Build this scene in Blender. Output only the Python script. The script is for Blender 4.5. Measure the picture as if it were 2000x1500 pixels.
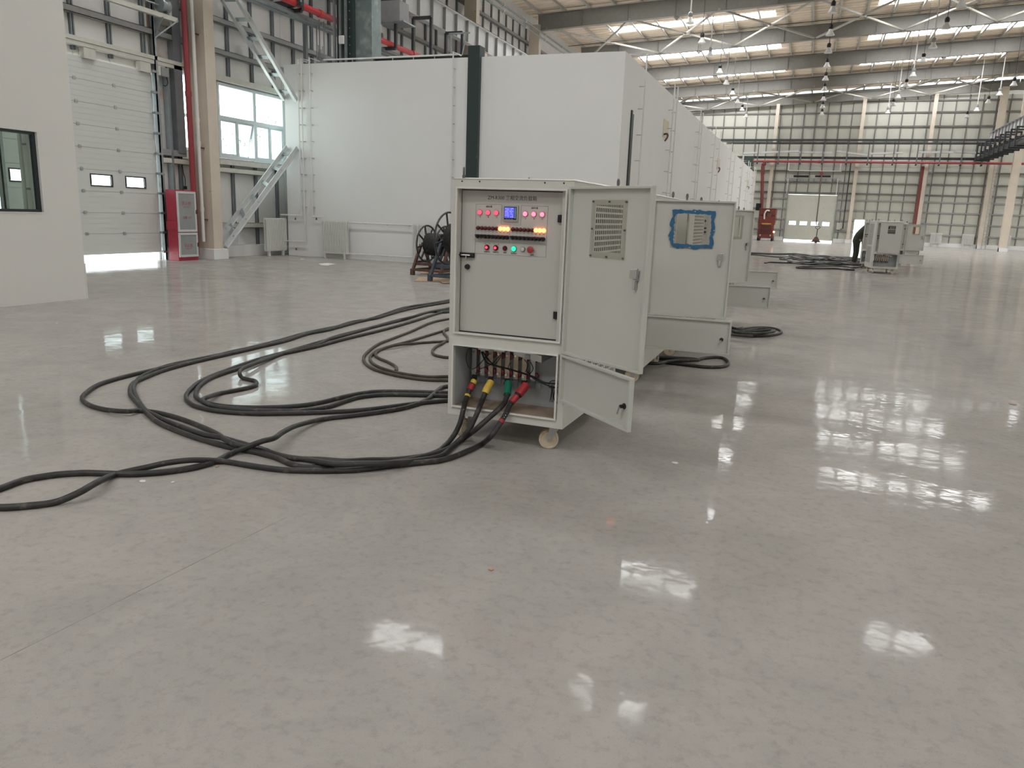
import bpy, bmesh, math, random
from mathutils import Vector, Matrix
random.seed(11)
for _o in list(bpy.data.objects): bpy.data.objects.remove(_o, do_unlink=True)
S = bpy.context.scene
COL = S.collection
PI = math.pi; R = math.radians
V = Vector
# ---------------------------------------------------------------- camera
F_PX = 1500.0
YAW, PITCH, ROLL, CZ = R(20.4), R(12.44), R(2.05), 1.4
_f0 = V((-math.sin(YAW), math.cos(YAW), 0)); _r0 = V((math.cos(YAW), math.sin(YAW), 0)); _z = V((0, 0, 1))
_f = _f0*math.cos(PITCH) - _z*math.sin(PITCH); _u = _f0*math.sin(PITCH) + _z*math.cos(PITCH)
CR = _r0*math.cos(ROLL) + _u*math.sin(ROLL); CU = _u*math.cos(ROLL) - _r0*math.sin(ROLL); CF = _f
CP = V((0, 0, CZ))
_cam = bpy.data.cameras.new('camera'); cam = bpy.data.objects.new('camera', _cam); COL.objects.link(cam)
_cam.sensor_width = 36.0; _cam.lens = 36.0*F_PX/2000.0; _cam.clip_end = 400; _cam.clip_start = 0.05
cam.matrix_world = Matrix(((CR.x, CU.x, -CF.x, CP.x), (CR.y, CU.y, -CF.y, CP.y), (CR.z, CU.z, -CF.z, CP.z), (0, 0, 0, 1)))
S.camera = cam
# ---------------------------------------------------------------- light and exposure
S.view_settings.view_transform = 'Standard'; S.view_settings.look = 'None'
S.view_settings.gamma = 1.0; S.view_settings.use_curve_mapping = False
S.view_settings.exposure = 0.15
SKYLIGHT_STRENGTH = 20.0
W = bpy.data.worlds.new('overcast_sky'); S.world = W; W.use_nodes = True
_bg = W.node_tree.nodes['Background']; _bg.inputs[0].default_value = (0.88, 0.975, 1.0, 1); _bg.inputs[1].default_value = 5.5
_sl = bpy.data.lights.new('sun', 'SUN'); _sl.energy = 6.0; _sl.angle = R(3); _sl.color = (1, .97, .92)
sun = bpy.data.objects.new('sun', _sl); COL.objects.link(sun); sun.location = (-40, 0, 60)
sun.rotation_euler = V((0.30, 0.05, -1)).to_track_quat('-Z', 'Y').to_euler()
# ---------------------------------------------------------------- helpers
def ray(px, py): return CF + CR*((px-1000)/F_PX) + CU*((750-py)/F_PX)
def zp(px, py, z=0.0):
    d = ray(px, py); return CP + d*((z-CP.z)/d.z)
def xp(px, py, X):
    d = ray(px, py); return CP + d*((X-CP.x)/d.x)
def yp(px, py, Y):
    d = ray(px, py); return CP + d*((Y-CP.y)/d.y)

class MB:
    def __init__(s): s.v = []; s.f = []
    def add(s, vs, fs):
        n = len(s.v); s.v += [tuple(p) for p in vs]; s.f += [tuple(i+n for i in f) for f in fs]; return s
    def box(s, x0, x1, y0, y1, z0, z1):
        if x0 > x1: x0, x1 = x1, x0
        if y0 > y1: y0, y1 = y1, y0
        if z0 > z1: z0, z1 = z1, z0
        return s.add([(x0,y0,z0),(x1,y0,z0),(x1,y1,z0),(x0,y1,z0),(x0,y0,z1),(x1,y0,z1),(x1,y1,z1),(x0,y1,z1)],
              [(0,3,2,1),(4,5,6,7),(0,1,5,4),(1,2,6,5),(2,3,7,6),(3,0,4,7)])
    def bar(s, p, q, w, h, up=(0,0,1)):
        p, q = V(p), V(q); d = (q-p).normalized(); u = V(up)
        if abs(d.dot(u)) > .98: u = V((1,0,0)) if abs(d.x) < .9 else V((0,1,0))
        a = d.cross(u).normalized()*(w/2); b = a.cross(d).normalized()*(h/2)
        vs = [p-a-b, p+a-b, p+a+b, p-a+b, q-a-b, q+a-b, q+a+b, q-a+b]
        return s.add(vs, [(0,1,2,3),(4,7,6,5),(0,4,5,1),(1,5,6,2),(2,6,7,3),(3,7,4,0)])
    def tube(s, pts, r, n=8, cap=True, closed=False):
        pts = [V(p) for p in pts]; N = len(pts); rs = r if isinstance(r, (list, tuple)) else [r]*N
        t = []
        for i in range(N):
            a = pts[(i-1) % N] if (closed or i > 0) else pts[i]; b = pts[(i+1) % N] if (closed or i < N-1) else pts[i]
            d = (b-a); t.append(d.normalized() if d.length > 1e-9 else V((0,0,1)))
        u = V((0,0,1)) if abs(t[0].z) < .9 else V((1,0,0))
        u = (u - t[0]*u.dot(t[0])).normalized(); vs = []
        for i in range(N):
            u = (u - t[i]*u.dot(t[i]));
            u = u.normalized() if u.length > 1e-6 else V((1,0,0))
            w = t[i].cross(u)
            for k in range(n):
                a = 2*PI*k/n; vs.append(pts[i] + (u*math.cos(a) + w*math.sin(a))*rs[i])
        fs = []
        M = N if closed else N-1
        for i in range(M):
            j = (i+1) % N
            for k in range(n):
                k2 = (k+1) % n; fs.append((i*n+k, i*n+k2, j*n+k2, j*n+k))
        if cap and not closed:
            fs.append(tuple(range(n-1, -1, -1))); fs.append(tuple((N-1)*n+k for k in range(n)))
        return s.add(vs, fs)
    def cyl(s, p, q, r, n=12, r2=None): return s.tube([p, q], [r, r if r2 is None else r2], n)
    def lathe(s, prof, o, ax=(0,0,1), n=16, cap=True):
        o = V(o); ax = V(ax).normalized(); u = V((1,0,0)) if abs(ax.x) < .9 else V((0,1,0))
        u = (u-ax*u.dot(ax)).normalized(); w = ax.cross(u); vs = []
        for r, h in prof:
            for k in range(n):
                a = 2*PI*k/n; vs.append(o+ax*h+(u*math.cos(a)+w*math.sin(a))*r)
        fs = []
        for i in range(len(prof)-1):
            for k in range(n):
                k2 = (k+1) % n; fs.append((i*n+k, i*n+k2, (i+1)*n+k2, (i+1)*n+k))
        if cap:
            fs.append(tuple(range(n-1, -1, -1))); fs.append(tuple((len(prof)-1)*n+k for k in range(n)))
        return s.add(vs, fs)
    def torus(s, o, ax, r, rr, n=24, m=8):
        o = V(o); ax = V(ax).normalized(); u = V((1,0,0)) if abs(ax.x) < .9 else V((0,1,0))
        u = (u-ax*u.dot(ax)).normalized(); w = ax.cross(u)
        return s.tube([o+(u*math.cos(2*PI*k/n)+w*math.sin(2*PI*k/n))*r for k in range(n)], rr, m, closed=True)
    def poly(s, pts, d):          # flat outline extruded along d
        pts = [V(p) for p in pts]; d = V(d); n = len(pts)
        fs = [tuple(range(n)), tuple(range(2*n-1, n-1, -1))]+[((i+1) % n, i, n+i, n+(i+1) % n) for i in range(n)]
        return s.add(pts+[p+d for p in pts], fs)
    def ibeam(s, p, q, h, b, tw=.012, tf=.018, up=(0,0,1)):
        p, q, u = V(p), V(q), V(up); d = (q-p).normalized(); a = d.cross(u).normalized(); u = a.cross(d)
        o = u*(h/2-tf/2)
        s.bar(p, q, tw, h, u); s.bar(p+o, q+o, b, tf, u); s.bar(p-o, q-o, b, tf, u); return s
    def build(s, name, mat, parent=None, smooth=False, bevel=0, kind=None):
        m = bpy.data.meshes.new(name); m.from_pydata(s.v, [], s.f); m.update()
        bm = bmesh.new(); bm.from_mesh(m); bmesh.ops.recalc_face_normals(bm, faces=bm.faces); bm.to_mesh(m); bm.free()
        return link(name, m, mat, parent, smooth, bevel, kind)
def link(name, m, mat, parent=None, smooth=False, bevel=0, kind=None):
    if mat is not None and not m.materials: m.materials.append(mat)
    if smooth:
        for p in m.polygons: p.use_smooth = True
        try: m.set_sharp_from_angle(angle=R(40))
        except Exception: pass
    o = bpy.data.objects.new(name, m); COL.objects.link(o)
    if parent: o.parent = parent
    if bevel:
        b = o.modifiers.new('bevel', 'BEVEL'); b.width = bevel; b.segments = 2; b.limit_method = 'ANGLE'
    if kind: o['kind'] = kind
    return o
def again(src, parent=None, loc=None, rot=None, scale=None):     # another object on the same mesh data
    o = src.copy(); COL.objects.link(o)
    if parent is not None: o.parent = parent
    if loc is not None: o.location = loc
    if rot is not None: o.rotation_euler = rot
    if scale is not None: o.scale = scale
    return o
def copy_tree(o, parent=None):
    c = o.copy(); COL.objects.link(c)
    if parent: c.parent = parent
    for ch in list(o.children): copy_tree(ch, c)
    return c
def tag(o, label, cat, group=None, kind=None):
    o['label'] = label; o['category'] = cat
    if group: o['group'] = group
    if kind: o['kind'] = kind
    return o
def thing(name, label, cat, loc=(0,0,0), rz=0, group=None, kind=None):
    o = bpy.data.objects.new(name, None); COL.objects.link(o); o.location = loc; o.rotation_euler = (0,0,rz)
    o.empty_display_size = .1
    return tag(o, label, cat, group, kind)
ORD = ['first','second','third','fourth','fifth','sixth','seventh','eighth','ninth','tenth','eleventh','twelfth']
def spline(pts, k=6):
    pts = [V(p) for p in pts]; out = []
    P = [pts[0]*2-pts[1]]+pts+[pts[-1]*2-pts[-2]]
    for i in range(1, len(P)-2):
        a, b, c, d = P[i-1], P[i], P[i+1], P[i+2]
        for j in range(k):
            t = j/k
            out.append(.5*((2*b)+(c-a)*t+(2*a-5*b+4*c-d)*t*t+(3*b-a-3*c+d)*t**3))
    out.append(pts[-1]); return out
def text_mesh(body, size, align='CENTER', depth=0.0004, bold=0.0):
    c = bpy.data.curves.new('lettering', 'FONT'); c.body = body; c.size = size; c.align_x = align; c.align_y = 'CENTER'
    c.extrude = depth;  c.resolution_u = 2
    o = bpy.data.objects.new('lettering', c); COL.objects.link(o)
    dg = bpy.context.evaluated_depsgraph_get(); dg.update()
    m = bpy.data.meshes.new_from_object(o.evaluated_get(dg)); bpy.data.objects.remove(o); m.materials.clear()
    return m
# ---------------------------------------------------------------- materials
def mat(name, col, rough=.5, metal=0.0, var=.06, scale=6.0, bump=0.0, bscale=60.0, emit=None, es=0.0, spec=.5, stain=None, coords='Object', rust=None):
    m = bpy.data.materials.new(name); m.use_nodes = True; nt = m.node_tree; L = nt.links
    b = nt.nodes['Principled BSDF']
    b.inputs['Roughness'].default_value = rough; b.inputs['Metallic'].default_value = metal
    b.inputs['Specular IOR Level'].default_value = spec
    tc = nt.nodes.new('ShaderNodeTexCoord')
    n = nt.nodes.new('ShaderNodeTexNoise'); n.inputs['Scale'].default_value = scale; n.inputs['Detail'].default_value = 5
    L.new(tc.outputs[coords], n.inputs['Vector'])
    mp = nt.nodes.new('ShaderNodeMapRange'); mp.inputs[1].default_value = .3; mp.inputs[2].default_value = .7
    mp.inputs[3].default_value = 1-var; mp.inputs[4].default_value = 1+var
    L.new(n.outputs['Fac'], mp.inputs[0])
    mx = nt.nodes.new('ShaderNodeMix'); mx.data_type = 'RGBA'; mx.blend_type = 'MULTIPLY'; mx.inputs[0].default_value = 1
    mx.inputs[6].default_value = (*col, 1); L.new(mp.outputs[0], mx.inputs[7]); out = mx.outputs[2]
    if rust:
        rc, lo, hi, rs = rust
        n2 = nt.nodes.new('ShaderNodeTexNoise'); n2.inputs['Scale'].default_value = rs; n2.inputs['Detail'].default_value = 8
        L.new(tc.outputs[coords], n2.inputs['Vector'])
        r2 = nt.nodes.new('ShaderNodeMapRange'); r2.inputs[1].default_value = lo; r2.inputs[2].default_value = hi
        L.new(n2.outputs['Fac'], r2.inputs[0])
        m2 = nt.nodes.new('ShaderNodeMix'); m2.data_type = 'RGBA'; L.new(r2.outputs[0], m2.inputs[0]); L.new(out, m2.inputs[6])
        m2.inputs[7].default_value = (*rc, 1); out = m2.outputs[2]
    L.new(out, b.inputs['Base Color'])
    if bump:
        nb = nt.nodes.new('ShaderNodeTexNoise'); nb.inputs['Scale'].default_value = bscale; L.new(tc.outputs[coords], nb.inputs['Vector'])
        bp = nt.nodes.new('ShaderNodeBump'); bp.inputs['Strength'].default_value = bump; bp.inputs['Distance'].default_value = .01
        L.new(nb.outputs['Fac'], bp.inputs['Height']); L.new(bp.outputs[0], b.inputs['Normal'])
    if emit:
        b.inputs['Emission Color'].default_value = (*emit, 1); b.inputs['Emission Strength'].default_value = es
    return m
def glass_mat(name, tint=(.95, 1, 1), gloss=.12):
    m = bpy.data.materials.new(name); m.use_nodes = True; nt = m.node_tree; nt.nodes.clear(); L = nt.links
    o = nt.nodes.new('ShaderNodeOutputMaterial'); t = nt.nodes.new('ShaderNodeBsdfTransparent'); t.inputs[0].default_value = (*tint, 1)
    g = nt.nodes.new('ShaderNodeBsdfGlossy'); g.inputs['Roughness'].default_value = .02
    lw = nt.nodes.new('ShaderNodeLayerWeight'); lw.inputs[0].default_value = .5
    pw = nt.nodes.new('ShaderNodeMath'); pw.operation = 'POWER'; pw.inputs[1].default_value = 4.0; L.new(lw.outputs['Facing'], pw.inputs[0])
    fr = nt.nodes.new('ShaderNodeMapRange'); fr.inputs[3].default_value = gloss*.3; fr.inputs[4].default_value = .7; L.new(pw.outputs[0], fr.inputs[0])
    x = nt.nodes.new('ShaderNodeMixShader'); L.new(fr.outputs[0], x.inputs[0]); L.new(t.outputs[0], x.inputs[1]); L.new(g.outputs[0], x.inputs[2])
    L.new(x.outputs[0], o.inputs[0]); return m
def floor_mat():
    m = bpy.data.materials.new('polished_concrete'); m.use_nodes = True; nt = m.node_tree; L = nt.links; b = nt.nodes['Principled BSDF']
    tc = nt.nodes.new('ShaderNodeTexCoord')
    def noise(sc, det=6, rgh=.6, dist=0):
        n = nt.nodes.new('ShaderNodeTexNoise'); n.inputs['Scale'].default_value = sc; n.inputs['Detail'].default_value = det
        n.inputs['Roughness'].default_value = rgh; n.inputs['Distortion'].default_value = dist
        L.new(tc.outputs['Object'], n.inputs['Vector']); return n
    def ramp(src, a, c0, c, c1):
        r = nt.nodes.new('ShaderNodeValToRGB'); r.color_ramp.elements[0].position = a; r.color_ramp.elements[1].position = c
        r.color_ramp.elements[0].color = (*c0, 1); r.color_ramp.elements[1].color = (*c1, 1); L.new(src, r.inputs[0]); return r
    def mul(a, bb, f=1.0):
        x = nt.nodes.new('ShaderNodeMix'); x.data_type = 'RGBA'; x.blend_type = 'MULTIPLY'; x.inputs[0].default_value = f
        L.new(a, x.inputs[6]); L.new(bb, x.inputs[7]); return x.outputs[2]
    c = ramp(noise(.35, 5, .65, .6).outputs['Fac'], .32, (.385, .366, .34), .7, (.445, .418, .384)).outputs[0]
    c = mul(c, ramp(noise(1.7, 8, .7, 1.0).outputs['Fac'], .3, (.87, .875, .88), .62, (1.02, 1.02, 1.02)).outputs[0])
    c = mul(c, ramp(noise(22, 6, .7).outputs['Fac'], .25, (.82, .82, .82), .5, (1.02, 1.02, 1.02)).outputs[0])
    c = mul(c, ramp(noise(260, 2, .5).outputs['Fac'], .26, (.45, .43, .4), .34, (1, 1, 1)).outputs[0])
    nt.nodes.remove(b); o = [n for n in nt.nodes if n.type == 'OUTPUT_MATERIAL'][0]
    df = nt.nodes.new('ShaderNodeBsdfDiffuse'); L.new(c, df.inputs[0])
    gl = nt.nodes.new('ShaderNodeBsdfGlossy')
    rr = nt.nodes.new('ShaderNodeMapRange'); rr.inputs[1].default_value = .3; rr.inputs[2].default_value = .7
    rr.inputs[3].default_value = .03; rr.inputs[4].default_value = .10
    L.new(noise(2.2, 6, .7, .5).outputs['Fac'], rr.inputs[0]); L.new(rr.outputs[0], gl.inputs['Roughness'])
    bp = nt.nodes.new('ShaderNodeBump'); bp.inputs['Strength'].default_value = .06; bp.inputs['Distance'].default_value = .02
    L.new(noise(5.0, 3, .5).outputs['Fac'], bp.inputs['Height']); L.new(bp.outputs[0], gl.inputs['Normal'])
    lw = nt.nodes.new('ShaderNodeLayerWeight'); lw.inputs[0].default_value = .5
    pw = nt.nodes.new('ShaderNodeMath'); pw.operation = 'POWER'; pw.inputs[1].default_value = 5.0; L.new(lw.outputs['Facing'], pw.inputs[0])
    fm = nt.nodes.new('ShaderNodeMapRange'); fm.inputs[3].default_value = .013; fm.inputs[4].default_value = .62; L.new(pw.outputs[0], fm.inputs[0])
    pt = nt.nodes.new('ShaderNodeMapRange'); pt.inputs[1].default_value = .32; pt.inputs[2].default_value = .68; pt.inputs[3].default_value = .25; pt.inputs[4].default_value = 1.0
    L.new(noise(2.4, 9, .8, .6).outputs['Fac'], pt.inputs[0])
    ml = nt.nodes.new('ShaderNodeMath'); ml.operation = 'MULTIPLY'; L.new(fm.outputs[0], ml.inputs[0]); L.new(pt.outputs[0], ml.inputs[1])
    mx = nt.nodes.new('ShaderNodeMixShader'); L.new(ml.outputs[0], mx.inputs[0]); L.new(df.outputs[0], mx.inputs[1]); L.new(gl.outputs[0], mx.inputs[2])
    L.new(mx.outputs[0], o.inputs[0])
    return m
M_FLOOR = floor_mat()
M_WHITE = mat('white_wall_paint', (.80, .80, .79), .6, var=.015, scale=.8, bump=.05, bscale=25)
M_PART = mat('partition_paint', (.77, .76, .73), .6, var=.015, scale=.8, bump=.05, bscale=25)
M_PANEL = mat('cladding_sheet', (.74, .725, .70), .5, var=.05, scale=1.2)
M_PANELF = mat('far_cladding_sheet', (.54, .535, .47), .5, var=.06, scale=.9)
M_STAINED = mat('rust_stained_sheet', (.56, .54, .51), .5, var=.04, rust=((.45, .27, .16), .52, .62, 1.6))
M_GALV = mat('galvanised_steel', (.36, .40, .41), .42, .75, var=.12, scale=9)
M_GIRT = mat('girt_primer', (.33, .33, .325), .55, .2, var=.06)
M_PALE = mat('pale_beam_paint', (.62, .61, .55), .5, var=.05)
M_STUD = mat('stud_steel', (.22, .245, .26), .5, .3, var=.08)
M_FSTEEL = mat('far_frame_steel', (.17, .17, .165), .6, .1, var=.08)
M_ROOF = mat('roof_sheet_underside', (.80, .69, .555), .55, var=.08, scale=1.5)
M_RAFTER = mat('rafter_paint', (.25, .245, .225), .5, .1, var=.06)
M_PURLIN = mat('purlin_galvanised', (.52, .50, .455), .45, .25, var=.1)
M_COLUMN = mat('beige_column_paint', (.66, .58, .48), .55, var=.05, scale=2, rust=((.2, .17, .14), .70, .74, 9))
M_CRANE = mat('crane_beam_paint', (.66, .67, .66), .5, var=.04)
M_DARK = mat('dark_bracket_steel', (.055, .06, .062), .5, .2, var=.1)
M_GREEN = mat('dark_green_steel', (.030, .048, .046), .45, .1, var=.06, rust=((.12, .15, .15), .68, .8, 3))
M_DUCT = mat('weathered_duct_steel', (.24, .30, .30), .45, .5, var=.15, scale=2, rust=((.5, .52, .5), .55, .75, 3))
M_RED = mat('red_pipe_paint', (.32, .045, .052), .35, var=.06)
M_PIPE = mat('white_pipe_paint', (.74, .73, .70), .4, var=.03)
M_DOOR = mat('dock_door_paint', (.66, .675, .65), .42, var=.02, scale=1.0)
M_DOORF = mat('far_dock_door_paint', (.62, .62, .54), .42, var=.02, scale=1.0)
M_FRAMEW = mat('white_window_frame', (.66, .72, .74), .4, var=.02)
M_BLACKF = mat('dark_window_frame', (.05, .06, .07), .35, .5, var=.1)
M_GLASS = glass_mat('clear_glass', (.93, .98, .97))
M_GLASSR = glass_mat('room_glass', (.80, .88, .84))
M_SKY = mat('translucent_skylight', (.9, .9, .9), .4, emit=(.98, .99, 1.0), es=SKYLIGHT_STRENGTH, var=.0)
M_CAB = mat('cabinet_paint', (.60, .59, .545), .45, var=.025, scale=5, rust=((.36, .24, .15), .735, .80, 7), bump=.06, bscale=400)
M_CABIN = mat('cabinet_door_paint', (.555, .56, .515), .42, var=.025, scale=3, bump=.06, bscale=400)
M_CPANEL = mat('control_panel_paint', (.50, .49, .455), .42, var=.015, scale=3, bump=.08, bscale=500)
M_LIP = mat('cabinet_lip_highlight', (.70, .69, .65), .4, var=.03)  # lighter than the body: light caught by the rims is put into the colour
M_LINER = mat('compartment_liner', (.42, .44, .45), .5, var=.04)
M_DUSTY = mat('dusty_floor_plate', (.31, .235, .175), .7, var=.25, scale=9)
M_BLACK = mat('black_plastic', (.012, .012, .013), .4, var=.1)
M_INK = mat('black_ink', (.02, .02, .022), .6, var=0)
M_INKG = mat('grey_ink', (.13, .13, .14), .6, var=0)
M_DARKIN = mat('dark_interior', (.022, .02, .018), .7, var=.2, scale=20)
M_CHROME = mat('chrome', (.62, .62, .62), .22, 1.0, var=.05)
M_ZINC = mat('zinc_bracket', (.52, .53, .52), .35, .8, var=.08)
M_COPPER = mat('tinned_copper', (.52, .43, .33), .38, .6, var=.1)
M_MAROON = mat('maroon_insulator', (.16, .02, .025), .4, var=.1)
M_WHEEL = mat('worn_cream_caster', (.60, .51, .37), .5, var=.12, scale=25, rust=((.30, .15, .08), .55, .75, 25))
M_RUBBER = mat('black_cable_sheath', (.030, .029, .028), .5, var=.35, scale=14, rust=((.15, .13, .11), .60, .80, 18))
M_RUBBERB = mat('dusty_brown_cable_sheath', (.075, .055, .045), .55, var=.3, scale=14)
M_TY = mat('yellow_tape', (.72, .50, .08), .45, var=.1, scale=30)
M_TR = mat('red_tape', (.40, .03, .035), .45, var=.1, scale=30)
M_TG = mat('green_tape', (.01, .16, .10), .45, var=.1, scale=30)
M_MARK = mat('white_marking', (.75, .75, .75), .5, var=0)
M_BLUE = mat('blue_sealant', (.025, .13, .27), .45, var=.15, scale=30)
M_ACRYL = glass_mat('acrylic_pane', (.93, .92, .90))
M_LAMPR = mat('lit_red_lamp', (.6, .03, .05), .3, emit=(1, .05, .09), es=2.2, var=0)
M_LAMPP = mat('lit_pink_lamp', (.7, .2, .25), .3, emit=(1, .10, .16), es=3.0, var=0)
M_LAMPO = mat('lit_amber_lamp', (.8, .3, .1), .3, emit=(1, .22, .06), es=5.0, var=0)
M_LAMPG = mat('lit_green_lamp', (.05, .7, .4), .3, emit=(.01, 1, .42), es=1.1, var=0)
M_LENSD = mat('dull_red_lens', (.10, .008, .012), .25, var=.1)
M_SCREEN = mat('blue_meter_screen', (.05, .05, .3), .3, emit=(.10, .11, .75), es=.9, var=.25, scale=300)
M_SCRTXT = mat('meter_digits', (.4, .4, .8), .4, emit=(.45, .45, 1), es=.8, var=0)
M_MUSH = mat('red_mushroom_button', (.38, .04, .04), .4, var=.03)
M_WBTN = mat('white_push_button', (.6, .6, .55), .35, var=.02)
M_FIRE = mat('fire_cabinet_red', (.40, .028, .055), .4, var=.06, rust=((.55, .2, .2), .62, .8, 4))
M_REDB = mat('bright_red_pipe_paint', (.60, .05, .055), .35, var=.05)
M_REDDULL = mat('dull_red_paint', (.20, .045, .042), .5, var=.1)
M_FROST = mat('fire_cabinet_glass', (.30, .31, .31), .25, var=.1, scale=3)
M_ALU = mat('aluminium_frame', (.66, .68, .68), .35, .3, var=.04)
M_REDINK = mat('red_lettering', (.36, .05, .06), .5, var=0)
M_RUST = mat('rusty_steel', (.13, .065, .05), .6, .2, var=.3, scale=12)
M_BLUEST = mat('blue_grey_steel', (.075, .10, .125), .45, .3, var=.15)
M_CARD = mat('cardboard', (.46, .32, .22), .8, var=.12, scale=12)
M_LIFT = mat('lift_red_paint', (.19, .036, .026), .4, var=.1)
M_YEL = mat('yellow_marking', (.7, .42, .03), .5, var=.05)
M_BEACON = mat('lit_orange_beacon', (.9, .4, .2), .3, emit=(1, .45, .2), es=5, var=0)
M_SHADE = mat('lamp_shade', (.66, .66, .64), .4, var=.03)
M_SHADEL = mat('pale_lamp_shade', (.82, .82, .80), .4, var=.02)
M_SKIN = mat('skin', (.42, .25, .17), .5, var=.05)
M_SHIRT = mat('dark_olive_cloth', (.050, .050, .036), .85, var=.15, scale=12)
M_TROUS = mat('dark_trouser_cloth', (.030, .032, .024), .85, var=.15, scale=12)
M_HAIR = mat('black_hair', (.012, .011, .01), .6, var=.1)
M_SHOE = mat('grey_shoe', (.10, .09, .085), .6, var=.2)
M_GROUND = mat('outdoor_paving', (.62, .60, .57), .8, var=.1, scale=2)
M_LEAF = mat('green_leaf', (.06, .10, .04), .6, var=.3)
M_BARK = mat('bark', (.12, .10, .08), .8, var=.3)
M_SOFFIT = mat('pale_soffit', (.80, .84, .82), .5, var=.02)
M_SCRAP = mat('paper_scrap', (.75, .75, .74), .7, var=.05)
M_SLOT = mat('black_spring', (.02, .02, .02), .5, .3, var=.1)
M_ROPE = mat('chain_steel', (.16, .13, .11), .5, .4, var=.1)
# ================================================================ the hall
BAY = 8.15
YC = [16.15 + BAY*k for k in range(-4, 8)]         # column lines, the last one at the far wall
YB0, YF = YC[0]-4.0, 73.4                           # back and far wall
XL, XR, XRID = -15.0, 28.0, 14.0
def ZR(x): return 11.14 + (min(x, 2*XRID-x) + 7.08)*.052      # underside of the rafters
# floor
fl = thing('floor', 'pale grey polished concrete hall floor with faint mottling', 'floor', kind='structure')
MB().box(-15.3, XR+.3, YB0-.3, YF+.3, -.3, 0).build('concrete_slab', M_FLOOR, fl)
M_JOINT = mat('saw_cut_filler', (.33, .31, .285), .8, var=.3, scale=8)
for a, b in [((0,1290),(560,1010))]:
    p, q = zp(*a), zp(*b); MB().bar((p.x,p.y,.0004), (q.x,q.y,.0004), .003, .0008).build('saw_cut_joint', M_JOINT, fl)
# outdoors
MB_g = MB().box(-60, -15.35, -60, 130, -.42, -.06); tag(MB_g.build('ground_yard', M_GROUND), 'pale paved yard outside the hall', 'ground', kind='structure')
tag(MB().box(-15.3, 40, YF+.35, 130, -.42, -.06).build('ground_apron', M_GROUND), 'pale paved apron outside the far doors', 'ground', kind='structure')
# ---------------------------------------------------------------- walls
def cells(lo, hi, cuts):
    s = sorted(set([lo, hi]+[c for c in cuts if lo < c < hi])); return list(zip(s[:-1], s[1:]))
def clad(parent, plane, pos, out, u0, u1, pitch, uoff, z0, z1, holes, zs, m, special=None):
    """sandwich panels between seams; holes are (u0, u1, z0, z1)"""
    us = []; u = uoff
    while u < u1+pitch:
        us.append(u); u += pitch
    for h in holes: us += [h[0], h[1]]
    lib = {}
    for a, b in cells(u0, u1, us):
        if b-a < .02: continue
        zc = [z0, z1]+list(zs)
        for h in holes:
            if h[0] < (a+b)/2 < h[1]: zc += [h[2], h[3]]
        for c, d in cells(z0, z1, zc):
            if any(h[0] < (a+b)/2 < h[1] and h[2] < (c+d)/2 < h[3] for h in holes): continue
            w, hh = round(b-a-.008, 4), round(d-c-.006, 4); mm = m
            if special and special[0] < (a+b)/2 < special[1] and special[2] < (c+d)/2 < special[3]: mm = M_STAINED
            key = (w, hh, mm.name)
            x, y = (pos, (a+b)/2) if plane == 'x' else ((a+b)/2, pos)
            if key not in lib:
                mb = MB()
                if plane == 'x': mb.box(min(0, out), max(0, out), -w/2, w/2, 0, hh)
                else: mb.box(-w/2, w/2, min(0, out), max(0, out), 0, hh)
                lib[key] = mb.build('wall_panel', mm, parent); lib[key].location = (x, y, c)
            else: again(lib[key], parent, (x, y, c))
def backing(parent, plane, pos, out, u0, u1, z0, z1, holes, name='wall_backing'):
    mb = MB(); us = [h[0] for h in holes]+[h[1] for h in holes]
    for a, b in cells(u0, u1, us):
        zc = []
        for h in holes:
            if h[0] < (a+b)/2 < h[1]: zc += [h[2], h[3]]
        for c, d in cells(z0, z1, zc):
            if any(h[0] < (a+b)/2 < h[1] and h[2] < (c+d)/2 < h[3] for h in holes): continue
            if plane == 'x': mb.box(pos, pos+out, a, b, c, d)
            else: mb.box(a, b, pos, pos+out, c, d)
    return mb.build(name, M_PANEL, parent)
# left wall
wl = thing('wall_left', 'grey clad side wall with dark steel girts and studs', 'wall', kind='structure')
D1 = (10.95, 14.99, 0, 4.36); W2 = (17.16, 19.96, 2.62, 4.53); W3 = (15.86, 17.00, 2.72, 4.55)
LH = [D1, W2, W3]
clad(wl, 'x', XL, -.06, 1.6, 41.5, .95, 12.91-.95*12, .3, 11.2, LH, [2.5, 6.0, 8.6], M_PANEL, (15.1, 15.8, 2.6, 6))
clad(wl, 'x', XL, -.06, 41.5, YF, 4.0, 41.5, .3, 11.2, [], [6.0], M_PANEL)
clad(wl, 'x', XL, -.06, YB0, 1.6, 4.0, YB0, .3, 11.2, [], [6.0], M_PANEL)
backing(wl, 'x', -15.06, -.08, YB0, YF, 0, 12.2, LH)
for a, b in cells(YB0, YF, [D1[0]-.05, D1[1]+.05, 19.05, 28]):
    if any(h[0]-.1 < (a+b)/2 < h[1]+.1 for h in (D1,)): continue
    MB().box(-15.02, -14.74, a, b, 0, .30).build('concrete_kerb', M_WHITE, wl)
def girts(zlist, ya, yb, m, name='girt', x0=-14.99, x1=-14.84, h=.14):
    for z in zlist:
        mb = MB(); mb.box(x0, x1, ya, yb, z-.012+h/2, z+h/2); mb.box(x1-.012, x1, ya, yb, z-h/2, z+h/2)
        mb.box(x0, x1, ya, yb, z-h/2, z-h/2+.012); mb.build(name, m, wl)
girts([5.27, 6.04, 6.95, 7.85, 8.7, 9.5, 10.2], 1.6, 44, M_GIRT)
girts([2.30, .84], 17.02, 19.05, M_PALE); girts([2.40, .84], 15.05, 16.1, M_PALE)
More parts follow.
